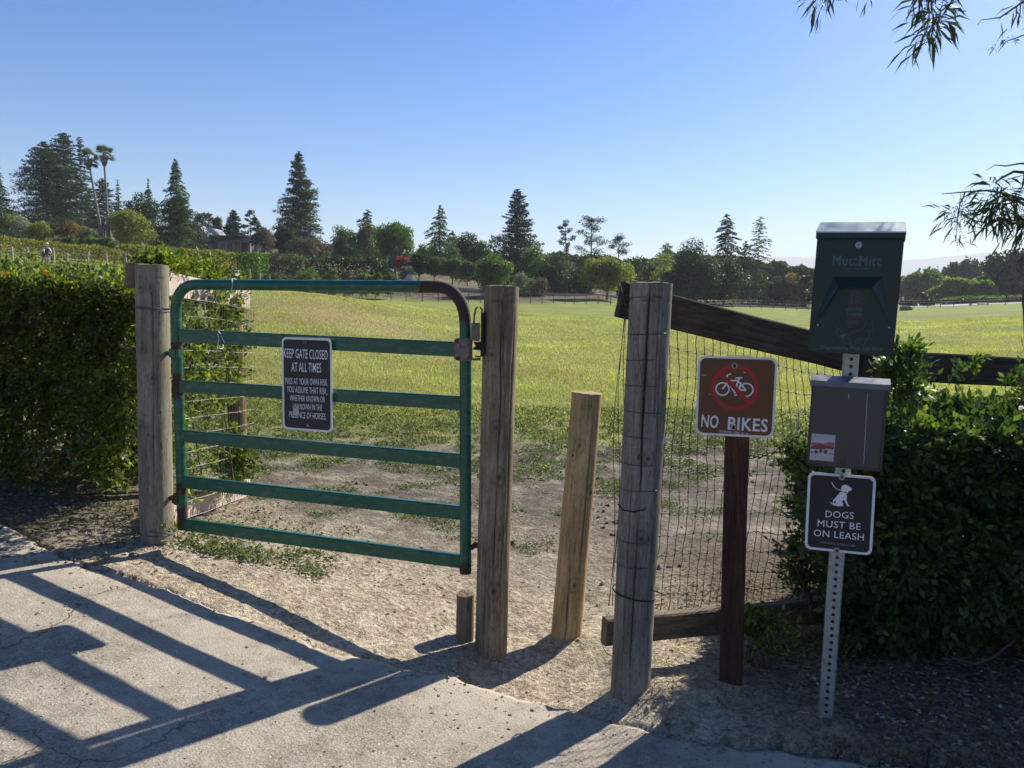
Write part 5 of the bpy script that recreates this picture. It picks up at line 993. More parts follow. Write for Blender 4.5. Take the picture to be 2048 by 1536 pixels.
# ------------------------------------------------------------------ background vegetation
LM = {
 'redwood': leafmat('redwood_needles', [(.024, .046, .022), (.036, .064, .028), (.054, .085, .034), (.08, .10, .045)], .25, .6, .12, .15, .35),
 'fir': leafmat('dark_fir_needles', [(.013, .030, .018), (.021, .045, .024), (.034, .062, .030)], .2, .6, .12, .15, .35),
 'cedar': leafmat('deodar_needles', [(.045, .085, .050), (.065, .11, .055), (.085, .13, .06)], .3, .6, .12, .15, .3),
 'oak': leafmat('dark_oak_leaves', [(.018, .036, .014), (.030, .056, .020), (.046, .076, .026)], .28, .5, .15, .25, .35),
 'green': leafmat('mid_green_leaves', [(.045, .085, .022), (.08, .135, .030), (.12, .18, .04)], .42, .5, .15, .25, .35),
 'bright': leafmat('bright_spring_leaves', [(.08, .14, .03), (.12, .20, .04), (.17, .25, .06)], .45, .5, .2, .25, .3),
 'olive': leafmat('olive_grey_leaves', [(.07, .085, .045), (.10, .12, .065), (.13, .15, .085)], .3, .55, .2, .2, .35),
 'gold': leafmat('golden_green_leaves', [(.12, .14, .035), (.18, .20, .045), (.24, .24, .06)], .42, .5, .2, .2, .3),
 'red': leafmat('reddish_leaves', [(.13, .075, .04), (.20, .115, .05), (.17, .14, .06)], .35, .5, .3, .2, .35),
 'maple': leafmat('crimson_leaves', [(.20, .03, .035), (.32, .05, .05)], .35, .5, .3, .2, .3),
 'tipred': leafmat('red_tipped_hedge_leaves', [(.07, .10, .02), (.13, .17, .035), (.24, .21, .05), (.36, .18, .05)], .4, .5, .5, .2, .35),
 'grey': leafmat('silver_grey_leaves', [(.14, .15, .12), (.2, .21, .18), (.26, .27, .23)], .25, .6, .3, .2, .3),
 'bare': leafmat('bare_twiggy_growth', [(.12, .085, .065), (.17, .13, .105), (.21, .16, .13)], .15, .8, .3, .1, .3),
 'palm': leafmat('palm_fronds', [(.045, .07, .025), (.075, .10, .035), (.11, .13, .05)], .3, .45, .3, .3, .3),
 'thatch': leafmat('dead_palm_skirt', [(.13, .10, .06), (.20, .16, .10)], .1, .8, .3, .1, .3),
}
YF = 1.0
def crown_obj(b, name, m, root): return sub(b, name, m, root)
def place(px, top, Y, base=None):
    """world foot position and height for a plant whose top shows at (px, top) at distance Y"""
    c = at(px, top, Y); g_ = gz(c.x, Y) if base is None else at(px, base, Y).z
    return np.array([c.x, Y, g_]), max(.5, c.z-g_)
def px2m(w_, Y): return w_*Y/F
def root_of(name, label, cat, P, group=None):
    t = thing(name, label, cat, tuple(P), group); bpy.context.view_layer.update(); return t
def trunk(P, h, r, m, root, lean=(0, 0), name='trunk'):
    k = 7; pts = [P+np.array([lean[0]*t, lean[1]*t, h*t-.3*(t == 0)])+np.array([math.sin(t*5+P[0])*.12*r*3*t, 0, 0]) for t in np.linspace(0, 1, k)]
    return sub(MB().tube(pts, np.linspace(r, r*.25, k), 8), name, m, root, True)
def broadleaf(px, top, w_, Y, label, mk='oak', n=5200, name='broadleaf_tree', cat='tree', base=None, low=.12, lobes=26, card=None, group=None, shape=1.0, twigs=True, droop=0.0, gap=.0, depth=.8):
    P, h = place(px, top-5, Y, base); W = px2m(w_, Y)*1.10; R = root_of(name, label, cat, P, group)
    if card is None: card = .0013*Y
    n = int(n*1.5)
    z0 = h*low if low > .04 else -.38*h; hz = (h-z0)/2; cz = P[2]+z0+hz
    # lumpy crown: clumps on an ellipsoid
    d = unit(lobes); d[:, 2] = np.where(d[:, 2] < -.5, -d[:, 2], d[:, 2]); rr = rng.uniform(.45, .88, (lobes, 1)); c = d*rr*[W/2, W/2*depth, hz]; cr = rng.uniform(.14, .40, lobes)*min(W/2, hz*1.3)
    c = np.concatenate([c, [[0, 0, 0], [0, 0, hz*.45], [0, 0, -hz*.35]]]); cr = np.concatenate([cr, [min(W/2, hz)*.6]*3]); k = rng.choice(len(c), n, p=cr**2/np.sum(cr**2)); o = unit(n); rad = (rng.uniform(.15, 1, (n, 1))**.4)
    C = c[k]+o*rad*cr[k][:, None]*[1, 1, .85]*(1+.25*rng.normal(0, .5, (n, 1)))
    e = np.sqrt((C[:, 0]/(W/2))**2+(C[:, 1]/(W/2*depth+.01))**2+(C[:, 2]/hz)**2); lim = 1.16+.12*rng.normal(0, 1, len(e)).clip(-1, 1); f = np.where(e > lim, lim/e, 1); C *= f[:, None]; C[:, 2] *= 1
    if gap: keep = fbm(C[:, 0]*3/W*3, C[:, 2]*3/W*3+C[:, 1]/W*4, 3, int(px) % 90)*2 > -gap*.0-.25+gap; C = C[keep]
    if droop: q = rng.uniform(0, 1, len(C))**2*droop*h*.35*(np.hypot(C[:, 0], C[:, 1])/(W/2)); C[:, 2] -= q
    C = C+np.array([P[0], P[1], cz]); C[:, 2] = np.maximum(C[:, 2], ground(C[:, 0], C[:, 1], False)+.1)
    b = MB(); cards_at(b, C, card, 0, .6, dirs=(np.array([0, 0, -1.])*np.ones((len(C), 1)) if droop else None), spread=.5 if droop else 1); crown_obj(b, 'crown', LM[mk], R)
    if twigs:
        b = MB(); tr = max(.05, W*.022); pts = [P-[0, 0, .3], P+[W*.01, 0, h*.25], P+[-W*.015, 0, h*.5], P+[0, 0, h*.8]]; b.tube(pts, [tr, tr*.8, tr*.6, tr*.2], 7)
        for j in range(7):
            q = c[rng.integers(0, lobes)]+np.array([P[0], P[1], cz]); s_ = P+[0, 0, h*rng.uniform(.12, .5)]; b.tube([s_, (s_+q)/2+[0, 0, h*.03], q], [tr*.5, tr*.3, tr*.1], 5)
        sub(b, 'trunk', M['bark'], R, True)
    return R
def conifer(px, top, w_, Y, label, mk='redwood', n=6000, nb=170, low=.05, droop=-.15, pw=.9, name='conifer', base=None, sparse=0.0, tr=.012, card=None, topthin=0, lean=0, seg=1.0, group=None, irr=.35, tuft=.19):
    P, h = place(px, top, Y, base); W = px2m(w_, Y); R = root_of(name, label, 'tree', P, group)
    if card is None: card = Y*.0016
    n = int(n*1.9); nb = int(nb*1.7)
    b = MB(); bt = MB(); t = low+(1-low)*np.linspace(0, 1, nb)**.92; t = np.clip(t+rng.normal(0, .012, nb), 0, .995); az = np.cumsum(rng.uniform(1.8, 2.9, nb)); L = (W/2)*(1-t)**pw*(1-irr+irr*2*rng.uniform(0, 1, nb)**.8)*(1+1.3*fbm(t*5+px, np.cos(az)*1.2+np.sin(az)*.7, 3, 5))*1.05+W*.015; droop = droop+rng.normal(0, .06)
    if topthin: L *= np.where(t > 1-topthin, .85, 1)
    if sparse: L *= np.where(rng.uniform(0, 1, nb) < sparse*.4, .4, 1)
    per = L/np.sum(L)*n; Cs, Ds = [], []
    for i in range(nb):
        k = max(3, int(per[i])); s_ = rng.uniform(.04, 1, k)**.8; d = np.array([math.cos(az[i]), math.sin(az[i]), 0]); o = P+np.array([lean*t[i]**2, 0, h*t[i]])
        up = .35*(t[i]-.35); z = L[i]*(up*s_+droop*s_**2*1.2)
        C = o+d*(s_*L[i])[:, None]+np.stack([0*z, 0*z, z], 1); lat = np.array([-d[1], d[0], 0]); sp = L[i]*tuft*(1.1-s_*.6)*(1 if not sparse else .8)
        C = C+lat*(rng.normal(0, 1, k)*sp)[:, None]+np.stack([0*z, 0*z, rng.normal(-.30, .6, k)*sp*.6], 1)
        Cs.append(C); Ds.append(np.repeat([d*.9+[0, 0, up+droop*1.6]], k, 0))
        if i % 2 == 0 and L[i] > W*.06: bt.tube([o, o+d*L[i]*.5+[0, 0, L[i]*(up*.5+droop*.3)], o+d*L[i]*.9+[0, 0, L[i]*(up*.9+droop*.97)]], [L[i]*.012+.02, L[i]*.01+.01, .008], 4, False)
    C = np.concatenate(Cs); D = np.concatenate(Ds); cards_at(b, C, card, 0, .30, dirs=D, spread=.8); crown_obj(b, 'crown', LM[mk], R)
    bt.tube([P+[lean*t_**2, 0, h*t_-.3*(t_ == 0)] for t_ in np.linspace(0, 1, 9)], np.linspace(h*tr, .02, 9), 8); sub(bt, 'trunk', M['bark'], R, True)
    return R
def pine(px, top, w_, Y, label, n=2600, base=None, clumps=14, bare=.45, lean=0, mk='fir', name='pine_tree'):
    P, h = place(px, top, Y, base); W = px2m(w_, Y); R = root_of(name, label, 'tree', P); bt = MB(); b = MB(); tx = lambda t_: P+np.array([lean*W*(t_-t_*t_*.3), 0, h*t_])
    bt.tube([tx(t_)-[0, 0, .3*(t_ == 0)] for t_ in np.linspace(0, 1, 9)], np.linspace(h*.018, .03, 9), 8); Cs = []
    for k in range(clumps):
        t_ = bare+(1-bare)*(k+.5)/clumps; a_ = k*2.4+rng.uniform(-.4, .4); s_ = (W/2)*(1-.75*max(0, (t_-bare)/(1-bare)-.35))*rng.uniform(.55, 1.05); o = tx(t_-.05); e_ = tx(t_)+np.array([math.cos(a_)*s_, math.sin(a_)*s_*.8, rng.uniform(0, .06)*h])
        bt.tube([o, (o+e_)/2+[0, 0, -.01*h], e_], [h*.006, h*.004, .02], 5, False); m_ = int(n/clumps); 
        for q in (e_, (o+e_*2)/3+rng.normal(0, .03*W, 3)): Cs.append(q+unit(m_//2)*(rng.uniform(.1, 1, (m_//2, 1))**.5)*np.array([.17, .17, .085])*W*rng.uniform(.8, 1.2))
    Cs.append(tx(1.0)-[0, 0, h*.02]+unit(n//10)*np.array([.13, .13, .08])*W*rng.uniform(.2, 1, (n//10, 1)))
    cards_at(b, np.concatenate(Cs), Y*.0011, 0, .4); crown_obj(b, 'crown', LM[mk], R); sub(bt, 'trunk', M['bark'], R, True); return R
def hedge(pts, wd, Y_, label, mk, n=5000, name='hedge', cat='hedge', card=None, rough=.18, bottom=None):
    """clipped or loose hedge: pts = [(px, top_y, base_y, Y)...]"""
    A = [(np.array(at(x, t_, Y)), at(x, bb, Y).z) for x, t_, bb, Y in pts]; R = root_of(name, label, cat, (A[0][0][0], A[0][0][1], A[0][1])); T = rng.uniform(0, len(A)-1.001, n); i = T.astype(int); f = (T-i)
    p0 = np.array([a[0] for a in A]); g_ = np.array([a[1] for a in A]); top = p0[i]*(1-f)[:, None]+p0[i+1]*f[:, None]; gg = g_[i]*(1-f)+g_[i+1]*f
    Hh = top[:, 2]-gg; Lx = np.cumsum([0]+[np.linalg.norm(p0[k+1]-p0[k]) for k in range(len(p0)-1)]); s_ = (Lx[i]*(1-f)+Lx[i+1]*f); ph = rng.uniform(-.1, 1.35, n)*math.pi*.74; bul = 1+rough*2*fbm(s_/1.3, ph*1.2, 3, 7)+rough*fbm(s_/.4, ph*3, 2, 8)
    rad = (1-rng.exponential(.10, n))*bul; dx, dz = -np.cos(ph)*rad, np.sin(ph)*rad; sq = .5
    dx = np.sign(dx)*np.abs(dx)**sq; dz = np.sign(dz)*np.abs(dz)**sq
    C = top.copy(); C[:, 1] += wd/2*(1+dx)-.0; C[:, 2] = gg+Hh*np.clip(dz, 0, 1.25)*(.985)+0; vis = rng.uniform(0, 1, n) < .35; C[vis, 1] = top[vis, 1]+rng.uniform(0, wd*.3, vis.sum()); C[vis, 2] = gg[vis]+Hh[vis]*rng.uniform(0, .9, vis.sum())
    b = MB(); cards_at(b, C, card or p0[0][1]*.0015, 0, .65); sub(b, 'foliage', LM[mk], R); return R
def bush(px, top, w_, Y, label, mk, n=2200, base=None, name='shrub', **k): return broadleaf(px, top, w_, Y, label, mk, n, name, 'shrub', base, low=0.0, lobes=18, twigs=False, **k)
def palm(px, top, w_, Y, base_px, label, base=None):
    P, h = place(base_px, top+14, Y, base); W = px2m(w_, Y); R = root_of('palm_tree', label, 'tree', P, 'pair of fan palms on the hill'); c = np.array(at(px, top+w_*.42, Y)); dx = c-P
    sub(MB().tube([P-[0, 0, .3], P+dx*.3+[dx[0]*-.03, 0, 0], P+dx*.65, c], [.30, .17, .14, .14], 10), 'trunk', M['bark_pale'], R, True)
    b = MB(); nf = 34
    for k in range(nf):
        a_ = k*2.4; el = math.radians(rng.uniform(-35, 85)); d = np.array([math.cos(a_)*math.cos(el), math.sin(a_)*math.cos(el), math.sin(el)]); L = W*.5*rng.uniform(.82, 1.05); pet = c+d*L*.5; 
        b.tube([c, pet], [.03, .02], 3, False); S_ = norm(np.cross(d, [0, 0, 1.]+rng.normal(0, .3, 3))); m_ = 15
        fan = np.linspace(-1.15, 1.15, m_)[:, None]; D = norm(d*np.cos(fan)+S_*np.sin(fan)+np.array([0, 0, -.25])); Lf = L*.50*(1-.25*np.abs(fan)/1.15); A = D*Lf/2; B = norm(np.cross(A, np.cross(d, S_)+rng.normal(0, .2, 3)))*W*.012
        b.cards(pet+A, A, B)
    sub(b, 'crown', LM['palm'], R); b = MB(); n = 260; z = rng.uniform(0, 1, n); a_ = rng.uniform(0, 6.28, n); r_ = W*.15*(1-.65*z)
    C = c+np.stack([np.cos(a_)*r_, np.sin(a_)*r_, -z*W*.34], 1); cards_at(b, C, W*.07, 0, .16, dirs=np.array([0, 0, -1.])*np.ones((n, 1)), spread=.3); sub(b, 'dead_skirt', LM['thatch'], R)
# left hilltop ------------------------------------------------------------
conifer(-18, 300, 96, 100, 'tall conifer cut off by the left edge of the picture', n=5000, base=470, low=.1)
conifer(88, 283, 118, 118, 'broad layered redwood leftmost of the tall hilltop group', n=11000, nb=190, base=478, pw=.62, low=.12, droop=-.10)
conifer(126, 267, 86, 122, 'tallest redwood of the hilltop group, left of the palms', n=9500, nb=200, base=480, pw=.45, low=.08)
conifer(158, 274, 50, 120, 'thin sparse redwood with a visible trunk just left of the leaning palm', n=1900, nb=80, base=478, pw=.5, low=.3, sparse=.6, tr=.009)
conifer(205, 358, 60, 128, 'dark pine standing behind the two palms', 'fir', n=3000, nb=80, base=478, pw=.5, low=.15, irr=.5)
conifer(178, 385, 50, 130, 'dark low conifer between redwoods and palms', 'fir', n=2600, nb=70, base=478, pw=.5, low=.0, irr=.5)
conifer(235, 360, 26, 125, 'slender deodar right of the palms', 'cedar', n=900, nb=60, base=475, pw=.8, low=.05)
palm(177, 297, 52, 108, 198, 'leaning fan palm, left one of the pair on the hill', base=478)
palm(208, 289, 54, 110, 211, 'straight tall fan palm, right one of the pair on the hill', base=478)
conifer(296, 358, 26, 122, 'pale deodar tip showing above the round dark tree', 'cedar', n=700, nb=44, base=478, pw=.8, low=.3)
broadleaf(290, 384, 100, 110, 'large round dark tree right of the palms', 'oak', 6500, base=490, low=.0)
broadleaf(248, 405, 40, 112, 'narrow dark tree filling between palms and the round tree', 'oak', 2200, base=488, low=.0)
bush(263, 422, 92, 92, 'big rounded olive-green shrub below the round dark tree', 'gold', 5200, base=492)
conifer(353, 318, 62, 105, 'tall deodar with a drooping tip above the lower skirted conifer', 'cedar', n=3000, nb=76, base=500, pw=.55, low=.35, droop=-.35, irr=.45, lean=-.2)
conifer(357, 392, 120, 98, 'wide dark skirted conifer left of the grey house', 'redwood', n=8500, nb=120, base=502, pw=.6, low=.0)
broadleaf(410, 425, 42, 125, 'pale light-green tree behind the grey house roof', 'olive', 1700, base=490, low=.1, gap=.1); broadleaf(434, 433, 30, 126, 'small pale weeping tree right of the house roof peak', 'olive', 1100, base=490, low=.1)
conifer(466, 420, 52, 130, 'dark pointed cypress behind the deck railing', 'fir', n=3000, nb=70, base=490, pw=.7, low=.0)
pine(500, 422, 34, 130, 'dark pine right of the cypress', 1500, base=490, clumps=12, bare=.25); conifer(522, 430, 30, 128, 'dark conifer with a bent tip beside the bare trees', 'fir', n=1300, nb=40, base=500, pw=.7, low=.0, lean=-1.2)
broadleaf(528, 462, 56, 110, 'bare pinkish-brown tree behind the dark hedge', 'bare', 2000, base=505, low=.05)
bush(14, 424, 70, 100, 'grey-green shrub at the far left by the roof', 'gold', 2200, base=478); bush(40, 440, 50, 96, 'silvery bare bush near the far left roof', 'grey', 1500, base=480)
bush(76, 447, 66, 86, 'bright green rounded shrub below the tall redwoods', 'gold', 2600, base=488); bush(138, 449, 76, 88, 'reddish flowering shrub below the redwoods', 'red', 2600, base=488); bush(178, 460, 40, 88, 'greyish flowering shrub below the palms', 'grey', 1300, base=488)
for x, t_, w_, mk, lb in ((142, 474, 36, 'green', 'small green shrub on the hill under the reddish shrub'), (188, 478, 34, 'bright', 'small bright round shrub below the left palm'), (215, 478, 36, 'green', 'small dull green shrub below the right palm')): bush(x, t_, w_, 78, lb, mk, 1200, base=497)
hedge([(-60, 455, 540, 50), (0, 470, 540, 52), (60, 478, 540, 54), (120, 484, 538, 56), (180, 488, 538, 58), (236, 500, 545, 60)], 2.5, 0, 'red-tipped roadside hedge on the hill behind the cyclist', 'tipred', 7500)
hedge([(232, 484, 525, 66), (300, 489, 540, 68), (360, 494, 548, 70), (420, 498, 552, 72), (455, 503, 558, 74)], 2.5, 0, 'long tall red-tipped hedge below the grey house', 'tipred', 7000)
hedge([(440, 497, 560, 78), (480, 506, 566, 80), (520, 506, 572, 82)], 3, 0, 'bushy green hedge right of the red-tipped one', 'green', 4500, rough=.4)
hedge([(480, 503, 560, 88), (560, 506, 566, 90), (605, 510, 570, 92)], 3, 0, 'dull green clipped hedge behind the bushy hedge', 'olive', 4500)
hedge([(606, 510, 572, 94), (680, 511, 574, 95), (745, 514, 576, 96), (785, 545, 580, 97)], 3.4, 0, 'long grey-green clipped hedge left of the weeping tree', 'oak', 7500)
for x, t_, w_, mk, lb in ((508, 528, 46, 'oak', 'dark low shrub leftmost in the row below the clipped hedges'), (549, 532, 58, 'olive', 'wide grey-green shrub in the row below the clipped hedges'), (616, 535, 60, 'green', 'rounded shrub with bright right side in the low row'), (662, 541, 42, 'green', 'small dark green shrub in the middle of the low row'),
                          (696, 545, 40, 'bare', 'dull pinkish shrub in the low row'), (727, 542, 40, 'green', 'round green shrub right of the pinkish one'), (752, 548, 36, 'green', 'small round shrub near the end of the low row'), (780, 546, 34, 'green', 'last low shrub where the dirt slope begins')):
    bush(x, t_, w_, 90, lb, mk, 1600, base=584)
# middle --------------------------------------------------------------------
conifer(598, 303, 92, 125, 'tall cone-shaped redwood standing alone left of centre', n=12500, nb=230, base=512, pw=.72, low=.04, droop=-.05)
broadleaf(568, 440, 44, 118, 'dark tree at the left foot of the lone redwood', 'oak', 2400, base=512, low=0); bush(620, 478, 84, 112, 'bare brownish bush at the foot of the lone redwood', 'bare', 2600, base=515)
broadleaf(688, 455, 72, 118, 'leafy green tree with yellow top right of the lone redwood', 'green', 4200, base=520, low=.02); conifer(735, 420, 46, 126, 'feathery deodar between two leafy trees', 'cedar', n=1800, nb=60, base=520, pw=.5, low=.1); broadleaf(735, 448, 52, 120, 'pale drooping tree in front of the feathery deodar', 'olive', 2200, base=520, low=.05, droop=.5)
broadleaf(790, 447, 104, 108, 'broad weeping willow-like tree with a pale trunk', 'green', 7500, name='willow_tree', base=552, low=.30, droop=1.0); broadleaf(805, 518, 40, 106, 'small crimson maple under the weeping tree', 'maple', 900, base=548, low=.1)
bush(812, 536, 44, 102, 'grey rounded shrub under the crimson maple', 'grey', 900, base=556)
conifer(880, 410, 66, 115, 'open grey-green deodar with drooping tiers', 'cedar', n=2600, nb=62, base=540, pw=.7, low=.15, droop=-.3, irr=.5); conifer(905, 462, 56, 118, 'lower deodar right of the open one', 'cedar', n=1800, nb=46, base=545, pw=.6, low=.1, droop=-.3)
broadleaf(930, 472, 84, 122, 'dark tree between the deodar and the big fir', 'oak', 4200, base=550, low=.0); broadleaf(972, 478, 54, 124, 'green tree left of the big fir', 'green', 2600, base=555, low=0); broadleaf(855, 488, 50, 122, 'pale yellow-green tree behind the deodar', 'bright', 1500, base=545, low=.05)
for x, t_, w_, lb in ((838, 512, 54, 'low spreading dark tree at the left end of the dirt slope'), (868, 518, 56, 'low spreading tree with a visible trunk on the dirt slope'), (905, 522, 62, 'olive-coloured low tree in the middle of the dirt slope'), (935, 530, 44, 'small low tree at the right end of the dirt slope')):
    broadleaf(x, t_, w_, 104, lb, 'olive' if x > 860 else 'oak', 2600, base=568, low=.22, lobes=16)
broadleaf(985, 517, 92, 98, 'very round dense green bush beside the dirt slope', 'green', 6000, name='round_bush', base=580, low=0)
conifer(1036, 379, 104, 120, 'big dark fir with ragged sides near the centre', 'fir', n=12500, nb=170, base=575, pw=.66, low=.03, droop=-.02, irr=.42)
broadleaf(1064, 492, 72, 112, 'green leafy tree at the right foot of the big fir', 'green', 3800, base=580, low=0); broadleaf(1120, 494, 74, 126, 'pale feathery tree right of the big fir', 'olive', 2400, base=580, low=0)
bush(1045, 549, 60, 102, 'silvery grey shrub by the roadside right of the latch post', 'grey', 1500, base=594); bush(1080, 556, 52, 102, 'brownish grey shrub next to the silvery one', 'bare', 1200, base=596)
broadleaf(1112, 522, 84, 110, 'dark spreading tree below the two pines', 'oak', 4500, base=592, low=0); broadleaf(1160, 530, 74, 112, 'dense dark tree under the pines behind the golden tree', 'oak', 4000, base=594, low=0)
pine(1143, 448, 40, 118, 'leaning slender pine with a bare lower trunk', 1700, base=585, clumps=11, bare=.5, lean=-.45); pine(1186, 438, 72, 118, 'taller spreading pine right of the leaning one', 3000, base=585, clumps=15, bare=.42, lean=-.05)
pine(1238, 474, 70, 120, 'bushy pine at the right of the pine pair', 3200, base=590, clumps=16, bare=.15); broadleaf(1262, 505, 74, 118, 'dull green tree behind the golden tree', 'oak', 3200, base=596, low=0)
broadleaf(1216, 517, 104, 100, 'golden-green rounded tree with a forked trunk at the paddock edge', 'gold', 7500, base=604, low=.10, name='golden_tree')
broadleaf(1300, 520, 70, 122, 'grey-green tree behind the top of the silvered post', 'olive', 2600, base=600, low=0); broadleaf(1330, 500, 52, 118, 'thin yellowish tree left of the big oak', 'gold', 1500, base=600, low=.15, gap=.12); conifer(1335, 486, 50, 128, 'flat-topped cedar behind the yellowish tree', 'cedar', n=900, nb=34, base=600, pw=.3, low=.4)
broadleaf(1392, 482, 128, 112, 'huge very dark round oak right of the silvered post', 'oak', 9500, base=612, low=.02, name='oak_tree'); broadleaf(1450, 510, 90, 114, 'dark tree merging with the huge oak on its right', 'oak', 5500, base=612, low=0); broadleaf(1352, 530, 70, 112, 'dark shrubby tree left of the huge oak', 'oak', 3400, base=612, low=0)
conifer(1454, 428, 92, 132, 'layered redwood rising behind the huge oak', n=6000, nb=90, base=606, pw=.62, low=.1, tr=.009, tuft=.12); conifer(1492, 482, 56, 130, 'smaller dark conifer right of the layered redwood', 'fir', n=2600, nb=60, base=610, pw=.6, low=0)
conifer(1521, 432, 58, 128, 'nearly bare thin conifer against the white sky', 'redwood', n=1500, nb=110, base=612, pw=.42, low=.12, sparse=.4, tr=.007, irr=.3, tuft=.12)
for x, t_, w_, mk, lb in ((1520, 545, 66, 'oak', 'dark roadside tree under the bare thin conifer'), (1558, 556, 56, 'oak', 'small dark roadside tree left of the rust-tinged one'), (1590, 548, 66, 'red', 'rust-tinged tree beside the green dispenser'), (1612, 540, 40, 'oak', 'open-crowned tree just left of the green dispenser'), (1660, 552, 90, 'oak', 'dark tree mostly hidden by the green dispenser'), (1740, 556, 90, 'green', 'green tree mostly hidden behind the green dispenser')):
    broadleaf(x, t_, w_, 135, lb, mk, 2600, base=612, low=.0)
# right ----------------------------------------------------------------------
broadleaf(1845, 544, 100, 210, 'hazy green tree just right of the green dispenser', 'green', 4500, base=612, low=0, card=.55); broadleaf(1895, 548, 70, 230, 'hazy green tree second from the dispenser', 'oak', 3000, base=612, low=0, card=.6); broadleaf(1935, 528, 100, 225, 'taller hazy tree in the middle of the right treeline', 'oak', 4500, base=612, low=0, card=.6)
broadleaf(2020, 498, 120, 165, 'big dark rounded tree at the right edge', 'oak', 8000, base=612, low=.02, card=.42); broadleaf(2085, 520, 110, 170, 'tree cut off by the right edge', 'oak', 4000, base=612, low=0, card=.5); broadleaf(1975, 545, 60, 170, 'green tree left of the big right-edge tree', 'green', 3000, base=610, low=0, card=.45)
broadleaf(1918, 560, 72, 160, 'yellowish light tree with thin trunks by the road', 'gold', 2600, base=612, low=.12, card=.36); broadleaf(1965, 566, 50, 158, 'pale green small tree by the white barrier', 'bright', 1800, base=612, low=.05, card=.34); broadleaf(1875, 575, 50, 165, 'small light tree behind the clipped mounds', 'bright', 1500, base=612, low=0, card=.38)
bush(1817, 602, 34, 128, 'clipped dark mound shrub nearest the dispenser', 'oak', 1500, base=616); bush(1858, 593, 40, 130, 'larger clipped dark mound shrub', 'oak', 1700, base=615); hedge([(1900, 596, 614, 140), (1960, 592, 614, 142), (2060, 590, 612, 146), (2150, 588, 612, 150)], 3, 0, 'loose low roadside hedge at the right', 'green', 4500, card=.3)
# a far wood closing the view between the nearer trees
b = MB()
for (x0, x1, t0, t1, Y, n) in ((-150, 560, 455, 480, 170, 9000), (560, 1000, 492, 512, 170, 9000), (960, 1350, 508, 522, 165, 13000), (1330, 1660, 502, 540, 165, 10000), (1640, 2250, 556, 552, 260, 9000)):
    x = rng.uniform(x0, x1, n); tp = t0+(t1-t0)*(x-x0)/(x1-x0)+10*fbm(x/18, x*0, 3, 55)*2; yy = Y+rng.uniform(0, 12, n); cx_ = np.array([list(at(a_, t_, q)) for a_, t_, q in zip(x, tp, yy)]); g_ = ground(cx_[:, 0], cx_[:, 1], False); f_ = rng.uniform(0, 1, n)**.6; cx_[:, 2] = g_-1+(cx_[:, 2]-g_+1)*f_; cards_at(b, cx_, Y*.004, 0, .7)
tag(b.obj('distant_wood', LM['oak']), kind='stuff')
# ------------------------------------------------------------------ roads, hills
def ribbon(pts, half, name, m, lift=.05):
    """pts: (px, py, Y) centre line in metres on the terrain"""
    P = [at(*p) for p in pts]; q = []
    for a_, b_ in zip(P[:-1], P[1:]): q += [a_.lerp(b_, t) for t in np.linspace(0, 1, 14)[:-1]]
    q.append(P[-1]); A = np.array([[v.x, v.y] for v in q]); T = norm(np.gradient(A, axis=0)); N = np.stack([-T[:, 1], T[:, 0]], 1); rows = []
    for s_ in np.linspace(-1, 1, 9):
        xy = A+N*half*s_; rows.append(np.stack([xy[:, 0], xy[:, 1], ground(xy[:, 0], xy[:, 1])], 1))
    G_ = np.stack(rows, 1); zc = G_[:, :, 2].max(1); G_[:, :, 2] = zc[:, None]+lift
    edge = G_[:, [0]].copy(); edge[:, :, 2] -= 1.2; e2 = G_[:, [-1]].copy(); e2[:, :, 2] -= 1.2; o = MB().grid(np.concatenate([edge, G_, e2], 1)).obj(name, m); tag(o, kind='structure'); return o
M['road'] = simple('far_road', (.30, .29, .28), .85, 0, .12, 3)
ribbon([(740, 577, 108), (850, 581, 107), (960, 585, 106), (1100, 590, 106), (1300, 605, 112), (1450, 617, 122), (1600, 619, 124), (1800, 614, 124), (2050, 609, 126), (2300, 604, 128)], 3.0, 'far_road', M['road'])
ribbon([(-200, 512, 44), (0, 520, 47), (100, 522, 49), (200, 526, 52), (300, 534, 56)], 1.8, 'hill_road', M['road'])
def ridge(pts, Y, name, m, col_h=400):
    P = []; xs = np.arange(pts[0][0], pts[-1][0], 12); ys = np.interp(xs, [p[0] for p in pts], [p[1] for p in pts])+3*fbm(xs/60, xs*0, 4, 77)
    rows = []
    for k, (dy, s_) in enumerate(((-.12, 0), (-.06, .55), (0, 1), (.08, .7), (.3, 0))):
        rows.append([list(at(x, y, Y))[:1]+[Y*(1+dy)]+[max(0, at(x, y, Y).z)*s_*(1+(.15*fbm(np.array([x/40.]), np.array([k*3.1]), 3, 5)[0] if 0 < s_ < 1 else 0))] for x, y in zip(xs, ys)])
    o = MB().grid(np.array(rows)[::-1]).obj(name, m, smooth=True); tag(o, kind='structure')
M['hill'] = simple('far_hills', (.30, .31, .30), .95, 0, .2, .002)
ridge([(900, 590), (1300, 540), (1480, 520), (1540, 512), (1600, 514), (1680, 518), (1780, 520), (1850, 518), (1920, 510), (1970, 505), (2050, 512), (2200, 530), (2500, 560)], 4500, 'hills', M['hill'])
